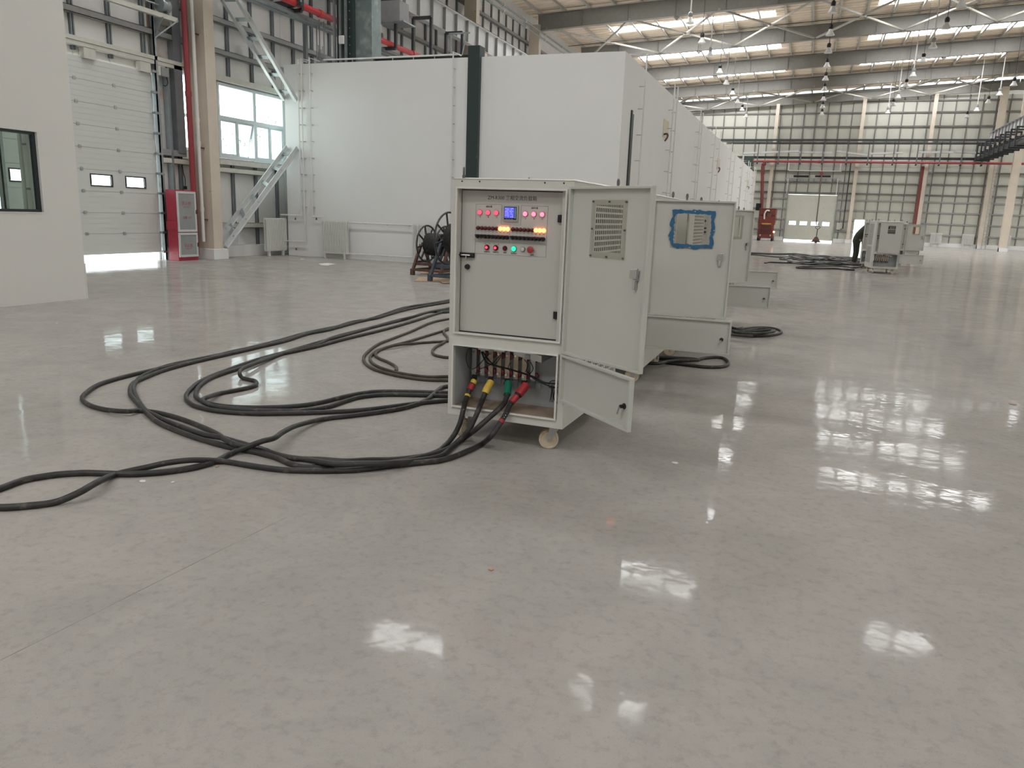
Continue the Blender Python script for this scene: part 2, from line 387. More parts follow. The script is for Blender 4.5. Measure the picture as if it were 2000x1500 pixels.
for yy in [12.91+.95*k for k in range(-2, 30)]:
    segs = [(.3, 11.0)]
    for h in LH:
        if h[0]-.1 < yy < h[1]+.1: segs = [(max(h[3]+.12, .3), 11.0)] + ([(.3, h[2]-.1)] if h[2] > .5 else [])
    for a, b in segs:
        mb = MB().box(-14.995, -14.93, yy-.045, yy-.012, a, b).box(-14.995, -14.93, yy+.012, yy+.045, a, b).box(-14.995, -14.98, yy-.045, yy+.045, a, b)
        mb.build('stud', M_STUD, wl)
mb = MB().box(-14.99, -14.80, 9.0, 16.1, 4.655, 4.74).box(-14.99, -14.82, 9.0, 16.1, 4.565, 4.65)
mb.build('door_head_beam', M_PALE, wl)
for y0 in (11.6, 13.35, 14.86, 15.3):
    MB().box(-14.98, -14.83, y0-.3, y0, 4.34, 4.56).build('head_bracket', M_PALE, wl)
MB().box(-14.99, -14.82, 15.58, 15.84, 2.6, 6.6).build('jamb_post', M_STUD, wl)
MB().box(-14.99, -14.83, 15.36, 15.42, .3, 4.56).build('jamb_post', M_STUD, wl)
MB().box(-14.99, -14.84, 15.03, 15.86, 2.52, 2.66).build('opening_sill', M_GIRT, wl)
# window head, sill and reveal bands on the left wall
MB().box(-14.99, -14.83, 17.05, 19.99, 4.56, 4.70).build('window_head', M_PALE, wl)
MB().box(-14.99, -14.83, 17.05, 19.99, 2.44, 2.57).build('window_sill', M_PALE, wl)
# far wall
wf = thing('wall_far', 'far end wall of pale cladding in a dark grid of girts and studs', 'wall', kind='structure')
k_ = 73.2/70
FDX = (yp(1529, 471, YF).x, yp(1625, 472, YF).x); FD = (FDX[0]+.02, FDX[1]-.02, 0, 3.98)
ENT = (yp(1669.5, 430, YF).x, yp(1689, 430, YF).x, 0, 1.98)
FH = [FD, ENT]
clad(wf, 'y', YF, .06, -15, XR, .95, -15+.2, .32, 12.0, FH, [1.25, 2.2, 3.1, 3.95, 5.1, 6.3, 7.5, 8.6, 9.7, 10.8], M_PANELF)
backing(wf, 'y', YF+.06, .08, -15.1, XR, 0, 12.9, FH)
for a, b in cells(-15, XR, [FD[0]-.06, FD[1]+.06, ENT[0]-.06, ENT[1]+.06]):
    if any(h[0] < (a+b)/2 < h[1] for h in FH): continue
    MB().box(a, b, YF-.22, YF+.02, 0, .32).build('concrete_kerb', M_WHITE, wf)
for z in (.95, 1.85, 2.75, 3.6, 4.15, 5.0, 5.95, 8.55, 9.6, 10.7, 11.6):
    for a, b in cells(-15, XR, [FD[0]-.1, FD[1]+.1, ENT[0]-.1, ENT[1]+.1]):
        if any(h[0]-.12 < (a+b)/2 < h[1]+.12 and z < h[3]+.1 for h in FH): continue
        MB().box(a, b, YF-.10, YF, z-.055, z+.055).build('girt', M_FSTEEL if z > 3.8 else M_GIRT, wf)
st = None
for i in range(46):
    xx = -14.8+.95*i
    if abs(xx) > 27.5: continue
    z0 = .32
    for h in FH:
        if h[0]-.08 < xx < h[1]+.08: z0 = h[3]+.1
    MB().box(xx-.035, xx+.035, YF-.075, YF, z0, 12.0).build('stud', M_FSTEEL, wf)
# plain walls out of view close the hall
wr = thing('wall_right', 'clad side wall of the neighbouring bay on the right', 'wall', kind='structure')
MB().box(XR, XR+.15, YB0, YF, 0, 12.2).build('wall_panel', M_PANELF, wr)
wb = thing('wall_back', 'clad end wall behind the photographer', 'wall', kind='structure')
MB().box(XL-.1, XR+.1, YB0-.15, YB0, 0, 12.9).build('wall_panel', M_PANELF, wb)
# ---------------------------------------------------------------- roof
ce = thing('ceiling', 'brown ribbed sheet roof with translucent strips, rafters and purlins', 'ceiling', kind='structure')
RT = .80; PH = .22
def ZS(x): return ZR(x)+RT+PH
SW = BAY/8
SKX = [(-11.9, -2.95), (2.05, 10.7)]; SKXR = [(16.5, 25.0)]
def sheet(xa, xb, name, m):
    mb = MB(); w = SW/2; prof = [(-w,0),(-w+.06,.0),(-w+.09,-.045),(-w+.14,-.045),(-w+.17,0),(-.05,0),(-.02,-.045),(.03,-.045),(.06,0),(w,0)]
    if name == 'skylight': prof = [(-w, 0), (w, 0)]
    xs = [xa, xb]
    vs = [(x, y, ZS(x)+z) for x in xs for y, z in prof]; n = len(prof)
    mb.add(vs, [(i, i+1, n+i+1, n+i) for i in range(n-1)])
    return mb.build(name, m, ce)
def spans(lo, hi, sk):
    out = []; p = lo
    for a, b in sk:
        out.append((p, a, 0)); out.append((a, b, 1)); p = b
    out.append((p, hi, 0)); return out
lib = {}
for k in range(-5, 8):
    yk = 16.15+BAY*k
    sk = (5,) if k >= 3 else ((3,) if k != -2 else ())
    skx = {0: [(-11.9, -8.8), (-5.25, -4.4), (-3.85, -2.95)], 1: [(-5.6, -2.7), (3.4, 5.6)], 2: [(-11.9, -2.95)], -1: [(-11.9, -2.95), (3.4, 7.4)]}.get(k, SKX)  # strips over the unseen bays are added and sized to balance the light
    for j in range(8):
        y = yk+SW*(j+.5)
        if y < YB0-.2 or y > YF+.3: continue
        runs = ([(-15.1, 14, 0)] if j not in sk else spans(-15.1, 14, skx)) + ([(14, 28.1, 0)] if j not in sk else spans(14, 28.1, SKXR))
        for r in runs:
            if r not in lib: lib[r] = sheet(r[0], r[1], 'skylight' if r[2] else 'roof_sheet', M_SKY if r[2] else M_ROOF); lib[r].location.y = y
            else: again(lib[r], ce, (0, y, 0))
# weather cover above the sheets keeps the daylight to the translucent strips
pur = None
for i in range(22):
    x = -14.3+1.32*i
    mb = MB(); z = ZR(x)+RT
    mb.box(-.006, .006, YB0, YF, z, z+PH); mb.box(0, .09, YB0, YF, z, z+.012); mb.box(-.09, 0, YB0, YF, z+PH-.012, z+PH)
    o = mb.build('purlin', M_PURLIN, ce); o.location.x = x
for i in range(6):
    x = 16+2.4*i; z = ZR(x)+RT; MB().box(x-.03, x+.03, YB0, YF, z, z+PH).build('purlin', M_PURLIN, ce)
def rafter(y):
    mb = MB()
    for xa, xb in ((-14.35, 14), (14, 27.9)):
        h = RT/2; a = V((xa, y, ZR(xa)+h)); b = V((xb, y, ZR(xb)+h)); mb.ibeam(a, b, RT, .26, .014, .022)
        n = int((xb-xa)/2.2)
        for i in range(1, n):
            x = xa+(xb-xa)*i/n; mb.box(x-.008, x+.008, y-.12, y+.12, ZR(x)+.02, ZR(x)+RT-.02)
    return mb.build('rafter', M_RAFTER, ce)
r0 = rafter(0); r0.location.y = YC[0]
for y in YC[1:]: again(r0, ce, (0, y if y < 73 else 73.0, 0))
def roofpt(px, py, y): return yp(px, py, y)
for k0 in (3, 6):                     # two braced bays of the roof
    ya, yb = YC[4]+BAY*k0, YC[4]+BAY*(k0+1)
    xs = [-13.9+4.35*i for i in range(7)]
    for i in range(6):
        x0, x1 = xs[i], xs[i+1]
        for (p, q) in (((x0, ya), (x1, yb)), ((x1, ya), (x0, yb))):
            MB().bar((p[0], p[1], ZR(p[0])+.10), (q[0], q[1], ZR(q[0])+.10), .085, .085).build('roof_brace', M_PURLIN, ce)
for x in (-7.2, 6.6):                 # connection posts under each rafter
    for y in YC[5:-1]:
        mb = MB().box(x-.05, x+.05, y-.05, y+.05, ZR(x)-.12, ZR(x)+RT); mb.poly([(x-.16, y-.01, ZR(x)-.02), (x+.16, y-.01, ZR(x)-.02), (x, y-.01, ZR(x)-.2)], (0, .02, 0))
        mb.build('connection_post', M_RAFTER, ce)
for y in [YC[5]+BAY*k+4.3 for k in (2, 3, 4, 5)]:
    MB().tube([(-14, y, ZR(-14)+.1), (13.5, y, ZR(13.5)+.1)], .02, 5).build('tie_wire', M_DARK, ce)
# ---------------------------------------------------------------- columns, crane beams
def column(x0, x1, y, m, h, label, ww=.34, plinth=True):
    t = thing('steel_column', label, 'column', (0, 0, 0), kind='structure')
    mb = MB(); a, b = y-ww/2, y+ww/2
    mb.box(x1-.03, x1, a, b, 0, h); mb.box(x0, x0+.03, a, b, 0, h); mb.box(x0+.03, x1-.03, a+ww*.03, b-ww*.03, 0, h)
    mb.build('shaft', m, t)
    if plinth: MB().box(x0-.0, x1+.06, a-.08, b+.12, 0, .27).build('plinth', M_WHITE, t, bevel=.01)
    return t
for i, y in enumerate(YC):
    n = ['behind the camera', 'behind the camera', 'behind the camera', 'by the white partition', 'beside the red hydrant cabinet', 'rising behind the white room roof, nearer one', 'rising behind the white room roof, farther one'][min(i, 6)]
    column(-14.78, -14.22, min(y, 73.0), M_COLUMN, ZR(-14.3)+.3, f'beige steel column of the left wall {n}' if i < 6 else f'beige steel column of the left wall, {ORD[i-4]} in line from the hydrant cabinet')
for i, y in enumerate(YC):
    rank = len(YC)-1-i
    column(12.85, 13.35, min(y, 73.0), M_COLUMN, ZR(13)+.3, 'beige steel column of the right line at the far wall' if rank == 0 else f'beige steel column of the right line, {ORD[rank-1]} in front of the far wall')
for j, (px, h) in enumerate(((1493, 0), (1655, 0), (1788, 0))):
    x = yp(px, 470, 73.0).x; y0 = 73.02
    t = thing('wind_column', 'slim beige end wall column ' + ['beside the red scissor lift', 'between dock door and open doorway', 'with a red riser pipe alongside'][j], 'column', kind='structure')
    MB().box(x-.14, x+.14, y0-.3, y0, 0, ZR(x)+.1).build('shaft', M_COLUMN, t); MB().box(x-.22, x+.22, y0-.38, y0, 0, .28).build('plinth', M_WHITE, t)
def runway(x, side, label):
    t = thing('crane_runway_beam', label, 'beam', kind='structure')
    mb = MB(); y0, y1 = YB0+.2, 72.8
    mb.box(x-.008, x+.008, y0, y1, 8.15, 9.0); mb.box(x-.17, x+.17, y0, y1, 8.98, 9.0); mb.box(x-.14, x+.14, y0, y1, 8.13, 8.15)
    mb.build('web_and_flanges', M_CRANE, t)
    MB().box(x-.035, x+.035, y0, y1, 9.0, 9.1).build('rail', M_DARK, t)
    s = None
    for k in range(int((y1-20)/1.05)):
        y = 20+1.05*k
        if s is None: s = MB().box(-.13, .13, -.006, .006, 8.16, 8.97).build('stiffener', M_GIRT, t); s.location = (x, y, 0)
        else: again(s, t, (x, y, 0))
    for y in YC[4:]:
        MB().box(x-.3 if side < 0 else x-.1, x+.1 if side < 0 else x+.3, min(y, 72.9)-.16, min(y, 72.9)+.16, 7.68, 8.12).build('corbel', M_COLUMN, t)
runway(-13.9, -1, 'white painted crane runway beam along the left columns')
runway(12.55, 1, 'white painted crane runway beam along the right columns')
# ================================================================ white room, left partition
YW = 19.1; XW = -4.53; XWL = -14.26; ZW = 5.27; YWE = 66.5
wr2 = thing('wall_white_room', 'large white rendered room built inside the hall', 'wall', kind='structure')
MB().box(XWL, -8.56, YW, YW+.2, 0, ZW).build('front_wall', M_WHITE, wr2)
MB().box(-8.24, XW, YW, YW+.2, 0, ZW).build('front_wall', M_WHITE, wr2)
MB().box(XW-.2, XW, YW+.2, YWE, 0, ZW).build('side_wall', M_WHITE, wr2)
MB().box(XWL, XW, YWE-.2, YWE, 0, ZW-.01).build('end_wall', M_WHITE, wr2)
MB().box(XWL, XWL+.2, YW+.2, YWE-.2, 0, ZW).build('back_wall', M_WHITE, wr2)
MB().box(XWL+.2, XW-.2, YW+.2, YWE-.2, ZW-.25, ZW-.12).build('roof_slab', M_WHITE, wr2)  # unseen from below; white so it bounces light onto wall and roof
MB().box(-8.56, -8.24, YW-.13, YW+.2, 0, 5.52).build('green_post', M_GREEN, wr2)
MB().ibeam((XWL+1.2, YW+.9, ZW+.10), (-8.6, YW+.9, ZW+.10), .26, .2).build('roof_edge_beam', M_DARK, wr2)
MB().ibeam((-8.2, YW+1.6, ZW+.12), (XW-.5, YW+1.6, ZW+.12), .26, .2).build('roof_edge_beam', M_DARK, wr2)
mb = MB()
for i in range(9): mb.box(-7.9+.09*i, -7.87+.09*i, YW+1.5, YW+1.6, ZW+.25, ZW+.29)
for i in range(9): mb.box(-6.0+.09*i, -5.97+.09*i, YW+1.5, YW+1.6, ZW+.25, ZW+.29)
mb.build('roof_stud', M_PIPE, wr2)
for (ya, yb) in ((20.05, 20.36), (53.0, 53.9)):
    MB().box(XW-.02, XW+.035, ya, ya+.12, .0, 4.07).build('embedded_post', M_GREEN, wr2)
    MB().box(XW-.02, XW+.02, ya+.16, yb, .0, 4.0).build('embedded_post', M_GREEN, wr2)
M_CREAM = mat('cream_hatch', (.66, .62, .47), .5, var=.03)
for (ya, yb, za, zb) in ((24.62, 25.52, 3.90, 4.42), (39.4, 40.6, 3.87, 4.42), (58.6, 60.2, 3.85, 4.42)):
    MB().box(XW-.05, XW+.015, ya, yb, za, zb).build('air_hatch', M_CREAM, wr2)
    mb = MB().tube(spline([(XW-.03, ya+.12, za+.06), (XW+.12, ya+.1, za+.08), (XW+.15, ya+.02, za-.02), (XW+.1, ya-.06, za-.14)], 4), .03, 6)
    mb.build('overflow_spout', M_RUST, wr2)
# ---------------------------------------------------------------- heating pipes on the white room
def pipe(mb, pts, r=.021): mb.tube(pts, r, 6)
def hpipe(label, parts, clips, loc=(0,0,0)):
    t = thing('heating_pipe', label, 'pipe', loc); mb = MB()
    for pts in parts: pipe(mb, pts)
    mb.build('pipe_run', M_PIPE, t)
    for p, q in clips: MB().bar(p, q, .02, .02).build('pipe_clip', M_ZINC, t)
    return t
yq = YW-.14
def riser(px_top, ztop, zbot, ret=True):
    x = yp(px_top[0], px_top[1], yq).x; return x
x1 = yp(581.5, 130, yq).x; x2 = yp(588, 130, yq).x; x3 = yp(604, 125, yq).x; x4 = yp(885, 115, yq).x
def vert(x, z0, z1): return [(x, yq, z0), (x, yq, z1)]
cl = lambda x, n=9, z0=1.4, dz=.45: [((x, yq, z0+dz*i), (x, YW, z0+dz*i)) for i in range(n)]
def hook(x, z): return [(x, yq, z), (x, yq, ZW+.12), (x, YW+.35, ZW+.12), (x, YW+.35, ZW)]
hpipe('pair of thin white heating pipes left of the window wall corner', [[(x1, yq, 1.16), (x1, yq, ZW+.1), (x1, YW+.3, ZW+.1)], [(x1, yq, 1.16), (XWL-.15, yq, 1.16)], [(x2, yq, .42), (x2, yq, ZW+.12), (x2, YW+.3, ZW+.12)], [(x2, yq, .42), (XWL-.15, yq, .42)]], cl(x1)+cl(x2))
hpipe('single white heating pipe dropping to the radiator nearest the corner', [[(x3, yq, 1.14), (x3, yq, ZW+.12), (x3, YW+.35, ZW+.12)], [(x3, yq, 1.14), (-12.98, yq, 1.14)]], cl(x3))
hpipe('white heating pipe beside the dark green post', [[(x4, yq, 1.15), (x4, yq, ZW+.12), (x4, YW+.35, ZW+.12)]], cl(x4))
zt, zb_ = yp(760, 438, yq).z, yp(760, 500, yq).z
xa, xb = yp(679, 433, yq).x, yp(808, 440, yq).x
hpipe('twin white heating pipes linking the two radiators low on the white wall', [[(xa, yq, zt), (xb, yq, zt)], [(xa, yq, zb_), (xb, yq, zb_)]], [((x, yq, z), (x, YW, z-.03)) for x in (xa+.5, xa+1.2, xa+1.9) for z in (zt, zb_)])
hpipe('white heating pipe along the top edge of the white wall', [[(x3+.3, YW+.1, ZW+.10), (x4, YW+.1, ZW+.10)]], [((x3+.6+.62*i, YW+.1, ZW), (x3+.6+.62*i, YW+.1, ZW+.1)) for i in range(6)])
SP = [(20.86, 1), (25.3, 2), (31.5, 2), (36.6, 1), (38.6, 1), (44.3, 1), (46.5, 1), (51.5, 2), (56.5, 1), (58.0, 1), (62.5, 2), (64.5, 1)]
for i, (y, n) in enumerate(SP):
    runs = []; clips = []
    for j in range(n):
        yy = y+.62*j; x = XW+.15
        runs.append([(x, yy, 1.0), (x, yy, ZW+.27), (XW-.35, yy, ZW+.27), (XW-.35, yy, ZW)])
        clips += [((XW, yy, z), (x, yy, z)) for z in (1.6, 2.25, 2.9, 3.55, 4.2, 4.75)]
    hpipe(f'thin white pipe drop over the room edge, {ORD[i]} along the receding white wall', runs, clips)
# valves on the small pipes
for (px, py, what) in ((577, 428, 'upper'), (578.5, 487, 'lower')):
    p = yp(px, py, yq); t = thing('valve', f'small brass coloured {what} valve beside the corner radiator', 'valve', p)
    MB().cyl((0,0,-.02), (0,0,.03), .02, 8).build('body', M_RUST, t); MB().bar((-.04,0,.05), (.04,0,.05), .012, .012).bar((0,0,.03), (0,0,.05), .01, .01).build('handle', M_ZINC, t)
p = yp(618, 428, yq); t = thing('valve', 'small valve on the pipe feeding the second radiator', 'valve', p)
MB().cyl((0,0,-.02), (0,0,.03), .02, 8).build('body', M_RUST, t); MB().bar((-.04,0,.05), (.04,0,.05), .012, .012).bar((0,0,.03), (0,0,.05), .01, .01).build('handle', M_ZINC, t)
# ---------------------------------------------------------------- radiators
def radiator(label, origin, width, h, n, axis='x', legs=.14):
    t = thing('radiator', label, 'radiator', origin, 0 if axis == 'x' else PI/2, 'column radiators'); w = width/n
    s = None
    for i in range(n):
        if s is None:
            s = MB().box(-w*.30, w*.30, -.05, -.02, legs+.03, legs+h-.03).box(-w*.30, w*.30, .02, .05, legs+.03, legs+h-.03).box(-w*.5, w*.5, -.035, .035, legs, legs+.05).box(-w*.5, w*.5, -.035, .035, legs+h-.05, legs+h).build('section', M_PIPE, t)
            s.location.x = (i+.5)*w
        else: again(s, t, ((i+.5)*w, 0, 0))
    for x in (w*2.5, width-w*2.5): MB().box(x-.015, x+.015, -.04, .04, 0, legs+.02).build('foot', M_PIPE, t)
    return t
RY = YW-.2
a = yp(630, 500, RY); b = yp(680, 503, RY); ht = yp(655, 431, RY).z-.13
radiator('white column radiator under the bare white wall', (a.x, RY, 0), b.x-a.x, ht, 20)
a = yp(806, 508, RY); b = yp(872, 512, RY)
radiator('white column radiator partly behind the cable reels', (a.x, RY, 0), b.x-a.x, ht, 22)
ya_ = xp(519, 490, -14.33).y; yb_ = xp(559, 492, -14.33).y
radiator('white column radiator below the steel framed brace beside the corner', (-14.33, ya_, 0), min(yb_, YW-.02)-ya_, ht, 16, 'y')
for i, (pa, pb) in enumerate(((1744, 1762), (1815, 1838), (1877, 1901), (1951, 1973))):
    A, B = yp(pa, 476, YF-.32), yp(pb, 476, YF-.32)
    radiator(['flat looking far radiator just left of the riser column', 'white far wall radiator just right of the riser column', 'white far wall radiator left of the last tall column', 'white far wall radiator right of the last tall column'][i], (A.x, YF-.32, 0), B.x-A.x, .85, 14, 'x', .28)
# ---------------------------------------------------------------- left partition with window_1
XP, YP = -9.65, 8.22
wp = thing('wall_partition', 'white rendered partition wall standing on the left', 'wall', kind='structure')
WN = (4.9, 7.66, 1.21, 2.24)
for a, b in cells(-3.0, YP, [WN[0], WN[1]]):
    if WN[0] < (a+b)/2 < WN[1]:
        MB().box(XP-.18, XP, a, b, 0, WN[2]).build('wall_below_window', M_PART, wp); MB().box(XP-.18, XP, a, b, WN[3], 4.3).build('wall_above_window', M_PART, wp)
    else: MB().box(XP-.18, XP, a, b, 0, 4.3).build('side_wall', M_PART, wp)
MB().box(-10.52, XP-.18, YP-.18, YP, 0, 4.3).build('return_wall', M_PART, wp)
MB().box(-9.69, -9.645, YP-.012, YP+.008, 0, .5).build('corner_bead', M_PART, wp)
w1 = thing('window_1', 'dark framed fixed window in the white partition on the left', 'window', kind='structure')
xf0, xf1 = XP-.10, XP-.04
for nm, bx in (('frame_rail', (xf0, xf1, WN[0], WN[1], WN[2], WN[2]+.035)), ('frame_rail', (xf0, xf1, WN[0], WN[1], WN[3]-.035, WN[3])), ('frame_stile', (xf0, xf1, WN[1]-.04, WN[1], WN[2]+.035, WN[3]-.035)), ('frame_stile', (xf0, xf1, WN[0], WN[0]+.04, WN[2]+.035, WN[3]-.035)), ('frame_stile', (xf0, xf1, 6.2, 6.24, WN[2]+.035, WN[3]-.035))):
    MB().box(*bx).build(nm, M_BLACKF, w1)
MB().box(XP-.075, XP-.069, WN[0]+.04, WN[1]-.04, WN[2]+.035, WN[3]-.035).build('pane', M_GLASSR, w1)
MB().box(-9.75, -9.64, WN[0]-.0, WN[1]+.0, WN[2]-.012, WN[2]).build('sill', M_PART, w1)
# pale pipes standing inside the side room
t = thing('heating_pipe', 'pale vertical pipes seen through the dark framed window', 'pipe')
MB().tube([(-10.34, 7.94, 0), (-10.34, 7.94, 4.2)], .022, 8).tube([(-10.22, 7.96, 0), (-10.22, 7.96, 4.2)], .016, 8).build('pipe_run', M_PIPE, t)
for z in (1.5, 2.1, 2.7): MB().box(-10.37, -10.31, 7.94, 8.04, z, z+.03).build('pipe_clip', M_ZINC, t)
# ---------------------------------------------------------------- dock doors
def dock_door(name, label, plane, pos, u0, u1, zb, zt, npan, m, wins, wz, hcols, sgn, inside):
    """plane 'x': leaf lies in x=pos and runs along y; inside is +1 towards the hall"""
    t = thing(name, label, 'door', kind='structure'); ph = (zt-zb)/npan
    def B(mb, a, b, d0, d1, z0, z1):
        if plane == 'x': return mb.box(pos+d0*inside, pos+d1*inside, a, b, z0, z1)
        return mb.box(a, b, pos+d0*inside, pos+d1*inside, z0, z1)
    wi = int((wz[0]-zb)/ph)
    for i in range(npan):
        z0, z1 = zb+ph*i, zb+ph*(i+1)-.006; mb = MB()
        holes = [w for w in wins] if i == wi else []
        for a, b in cells(u0, u1, [c for w in holes for c in w]):
            if any(w[0] < (a+b)/2 < w[1] for w in holes):
                B(mb, a, b, -.045, 0, z0, wz[0]); B(mb, a, b, -.045, 0, wz[1], z1)
            else: B(mb, a, b, -.045, 0, z0, z1)
        if i < npan-1: B(mb, u0, u1, -.044, -.02, z1, z1+.006)
        if i != wi:
            for f in (.25, .5, .75): B(mb, u0, u1, 0, .004, z0+ph*f-.004, z0+ph*f)
        mb.build('door_panel', m, t)
    for w in wins:
        mb = MB(); e = .035
        B(mb, w[0]-.005, w[1]+.005, -.05, .02, wz[0]-.0, wz[0]+e*.8); B(mb, w[0]-.005, w[1]+.005, -.05, .02, wz[1]-e*.8, wz[1])
        B(mb, w[0]-.005, w[0]+e*.8, -.05, .02, wz[0]+e*.8, wz[1]-e*.8); B(mb, w[1]-e*.8, w[1]+.005, -.05, .02, wz[0]+e*.8, wz[1]-e*.8)
        fr = mb.build('vision_frame', M_BLACK if plane == 'x' else M_DOORF, t, bevel=.012)
        mb = MB(); B(mb, w[0]+e*.8, w[1]-e*.8, -.02, -.016, wz[0]+e*.8, wz[1]-e*.8); mb.build('pane', M_GLASS, fr)
    h = None
    for c in hcols:
        for i in range(1, npan):
            z = zb+ph*i; mb = MB(); B(mb, c-.035, c+.035, .0, .012, z-.035, z+.035); B(mb, c-.05, c+.05, .012, .024, z-.008, z+.008)
            mb.build('hinge', M_ZINC, t)
    return t, B
d1, B1 = dock_door('door_1', 'tall pale sectional dock door raised slightly off the ground, beside the partition', 'x', -14.92, D1[0]+.02, 14.93, .19, 4.375, 9, M_DOOR,
    [(11.15, 11.74), (12.09, 12.68), (13.03, 13.62), (13.98, 14.57)], (1.69, 1.96), [11.82, 12.83, 13.845], 1, 1)
for yy, nm in ((14.97, 'track'), (10.93, 'track')):
    mb = MB().box(-14.93, -14.80, yy, yy+.02, 0, 5.9).box(-14.83, -14.80, yy, yy+.08, 0, 5.9).box(-14.92, -14.905, yy, yy+.12, 0, 5.9); mb.build(nm, M_GALV, d1)
for i in range(10):
    z = .2+.465*i
    if z < 4.5: MB().box(-14.88, -14.78, 14.86, 15.0, z-.02, z+.03).cyl((-14.82, 14.88, z), (-14.82, 15.06, z), .025, 8).build('roller_bracket', M_GALV, d1)
MB().bar((-14.6, 11.0, 5.62), (-14.6, 15.5, 5.62), .10, .10).build('counterbalance_channel', M_PALE, d1)
MB().cyl((-14.65, 10.8, 5.85), (-14.65, 15.3, 5.85), .02, 8).build('shaft', M_GALV, d1)
MB().lathe([(.03,0),(.15,.0),(.16,.05),(.12,.08),(.12,.16),(.16,.19),(.15,.24),(.03,.24)], (-14.62, 15.02, 5.86), (0,1,0), 20).build('cable_drum', M_GALV, d1)
MB().poly([(-14.78, 15.0, 5.58), (-14.5, 15.0, 5.58), (-14.78, 15.0, 5.2)], (0, .02, 0)).bar((-14.5, 15.45, 5.6), (-14.8, 15.02, 5.15), .03, .03).build('drum_bracket', M_GALV, d1)
MB().box(-14.98, -14.72, 15.42, 15.5, 5.5, 6.0).build('end_plate', M_PALE, d1)
fw = FD[1]-FD[0]
wx = [(yp(a, 440, YF).x, yp(b, 440, YF).x) for a, b in ((1540, 1554.5), (1561, 1576), (1583, 1598), (1605, 1620))]
wzf = (yp(1580, 440.6, YF).z, yp(1580, 432.0, YF).z); _ph = 3.85/7; _k = round((wzf[0]-.12)/_ph-.1); wzf = (max(wzf[0], .12+_ph*_k+.04), min(wzf[1], .12+_ph*(_k+1)-.05))
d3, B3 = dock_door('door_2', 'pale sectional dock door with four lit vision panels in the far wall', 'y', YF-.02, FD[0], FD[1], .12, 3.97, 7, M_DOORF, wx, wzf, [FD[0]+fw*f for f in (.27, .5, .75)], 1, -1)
for x in (FD[0]-.06, FD[1]+.0): MB().box(x, x+.07, YF-.16, YF-.02, 0, 5.2).build('track', M_GALV, d3)
for x in (FD[0]-.06, FD[1]+.02):
    for i in range(8): MB().box(x-.04, x+.08, YF-.2, YF-.15, .3+.47*i, .36+.47*i).build('roller_bracket', M_GALV, d3)
pz = lambda px, py: yp(px, py, YF-.4)
a, b = pz(1532, 348), pz(1643, 347.5); MB().cyl(a, b, .03, 8).build('spring_shaft', M_ZINC, d3)
for u, v in ((1550, 1579.5), (1592, 1622.5)):
    p, q = pz(u, 344), pz(v, 344); MB().cyl((p.x, p.y+.05, p.z), (q.x, q.y+.05, p.z), .085, 12).build('torsion_spring', M_SLOT, d3)
for u in (1547, 1567, 1590, 1613, 1633): p = pz(u, 350); MB().box(p.x-.07, p.x+.07, p.y, YF, p.z-.2, p.z+.05).build('shaft_bearing', M_GALV, d3)
p, q = pz(1541, 333), pz(1644, 330); MB().bar(p, (q.x, q.y, p.z), .07, .07).build('top_rail', M_PIPE, d3)
for u, w in ((1542, 1539.5), (1645, 1641)):
    p = pz(u, 304); q = pz(w, 333); MB().bar((q.x, p.y, p.z), (q.x, q.y, q.z), .09, .09).build('rail_hanger', M_PIPE, d3)
for u, v in ((1539.5, 1537), (1637, 1634)): p = pz(u, 348); MB().box(p.x-.03, p.x+.03, p.y, p.y+.1, 4.0, p.z).build('cable_strip', M_PIPE, d3)
# the open doorway in the far wall
d4 = thing('door_3', 'bright open personnel doorway in the far wall', 'door', kind='structure')
for a, b, c, d in ((ENT[0]-.06, ENT[0], 0, 2.04), (ENT[1], ENT[1]+.06, 0, 2.04), (ENT[0]-.06, ENT[1]+.06, 1.98, 2.04)):
    MB().box(a, b, YF-.06, YF+.06, c, d).build('frame_member', M_PIPE, d4)
lf = MB().box(-.02, .02, 0, ENT[1]-ENT[0], .02, 1.97).build('leaf', M_DOORF, d4); lf.location = (ENT[0]-.02, YF+.02, 0); lf.rotation_euler.z = R(12)
MB().box(-.05, .05, .72, .8, .95, 1.0).build('handle', M_DARK, lf)
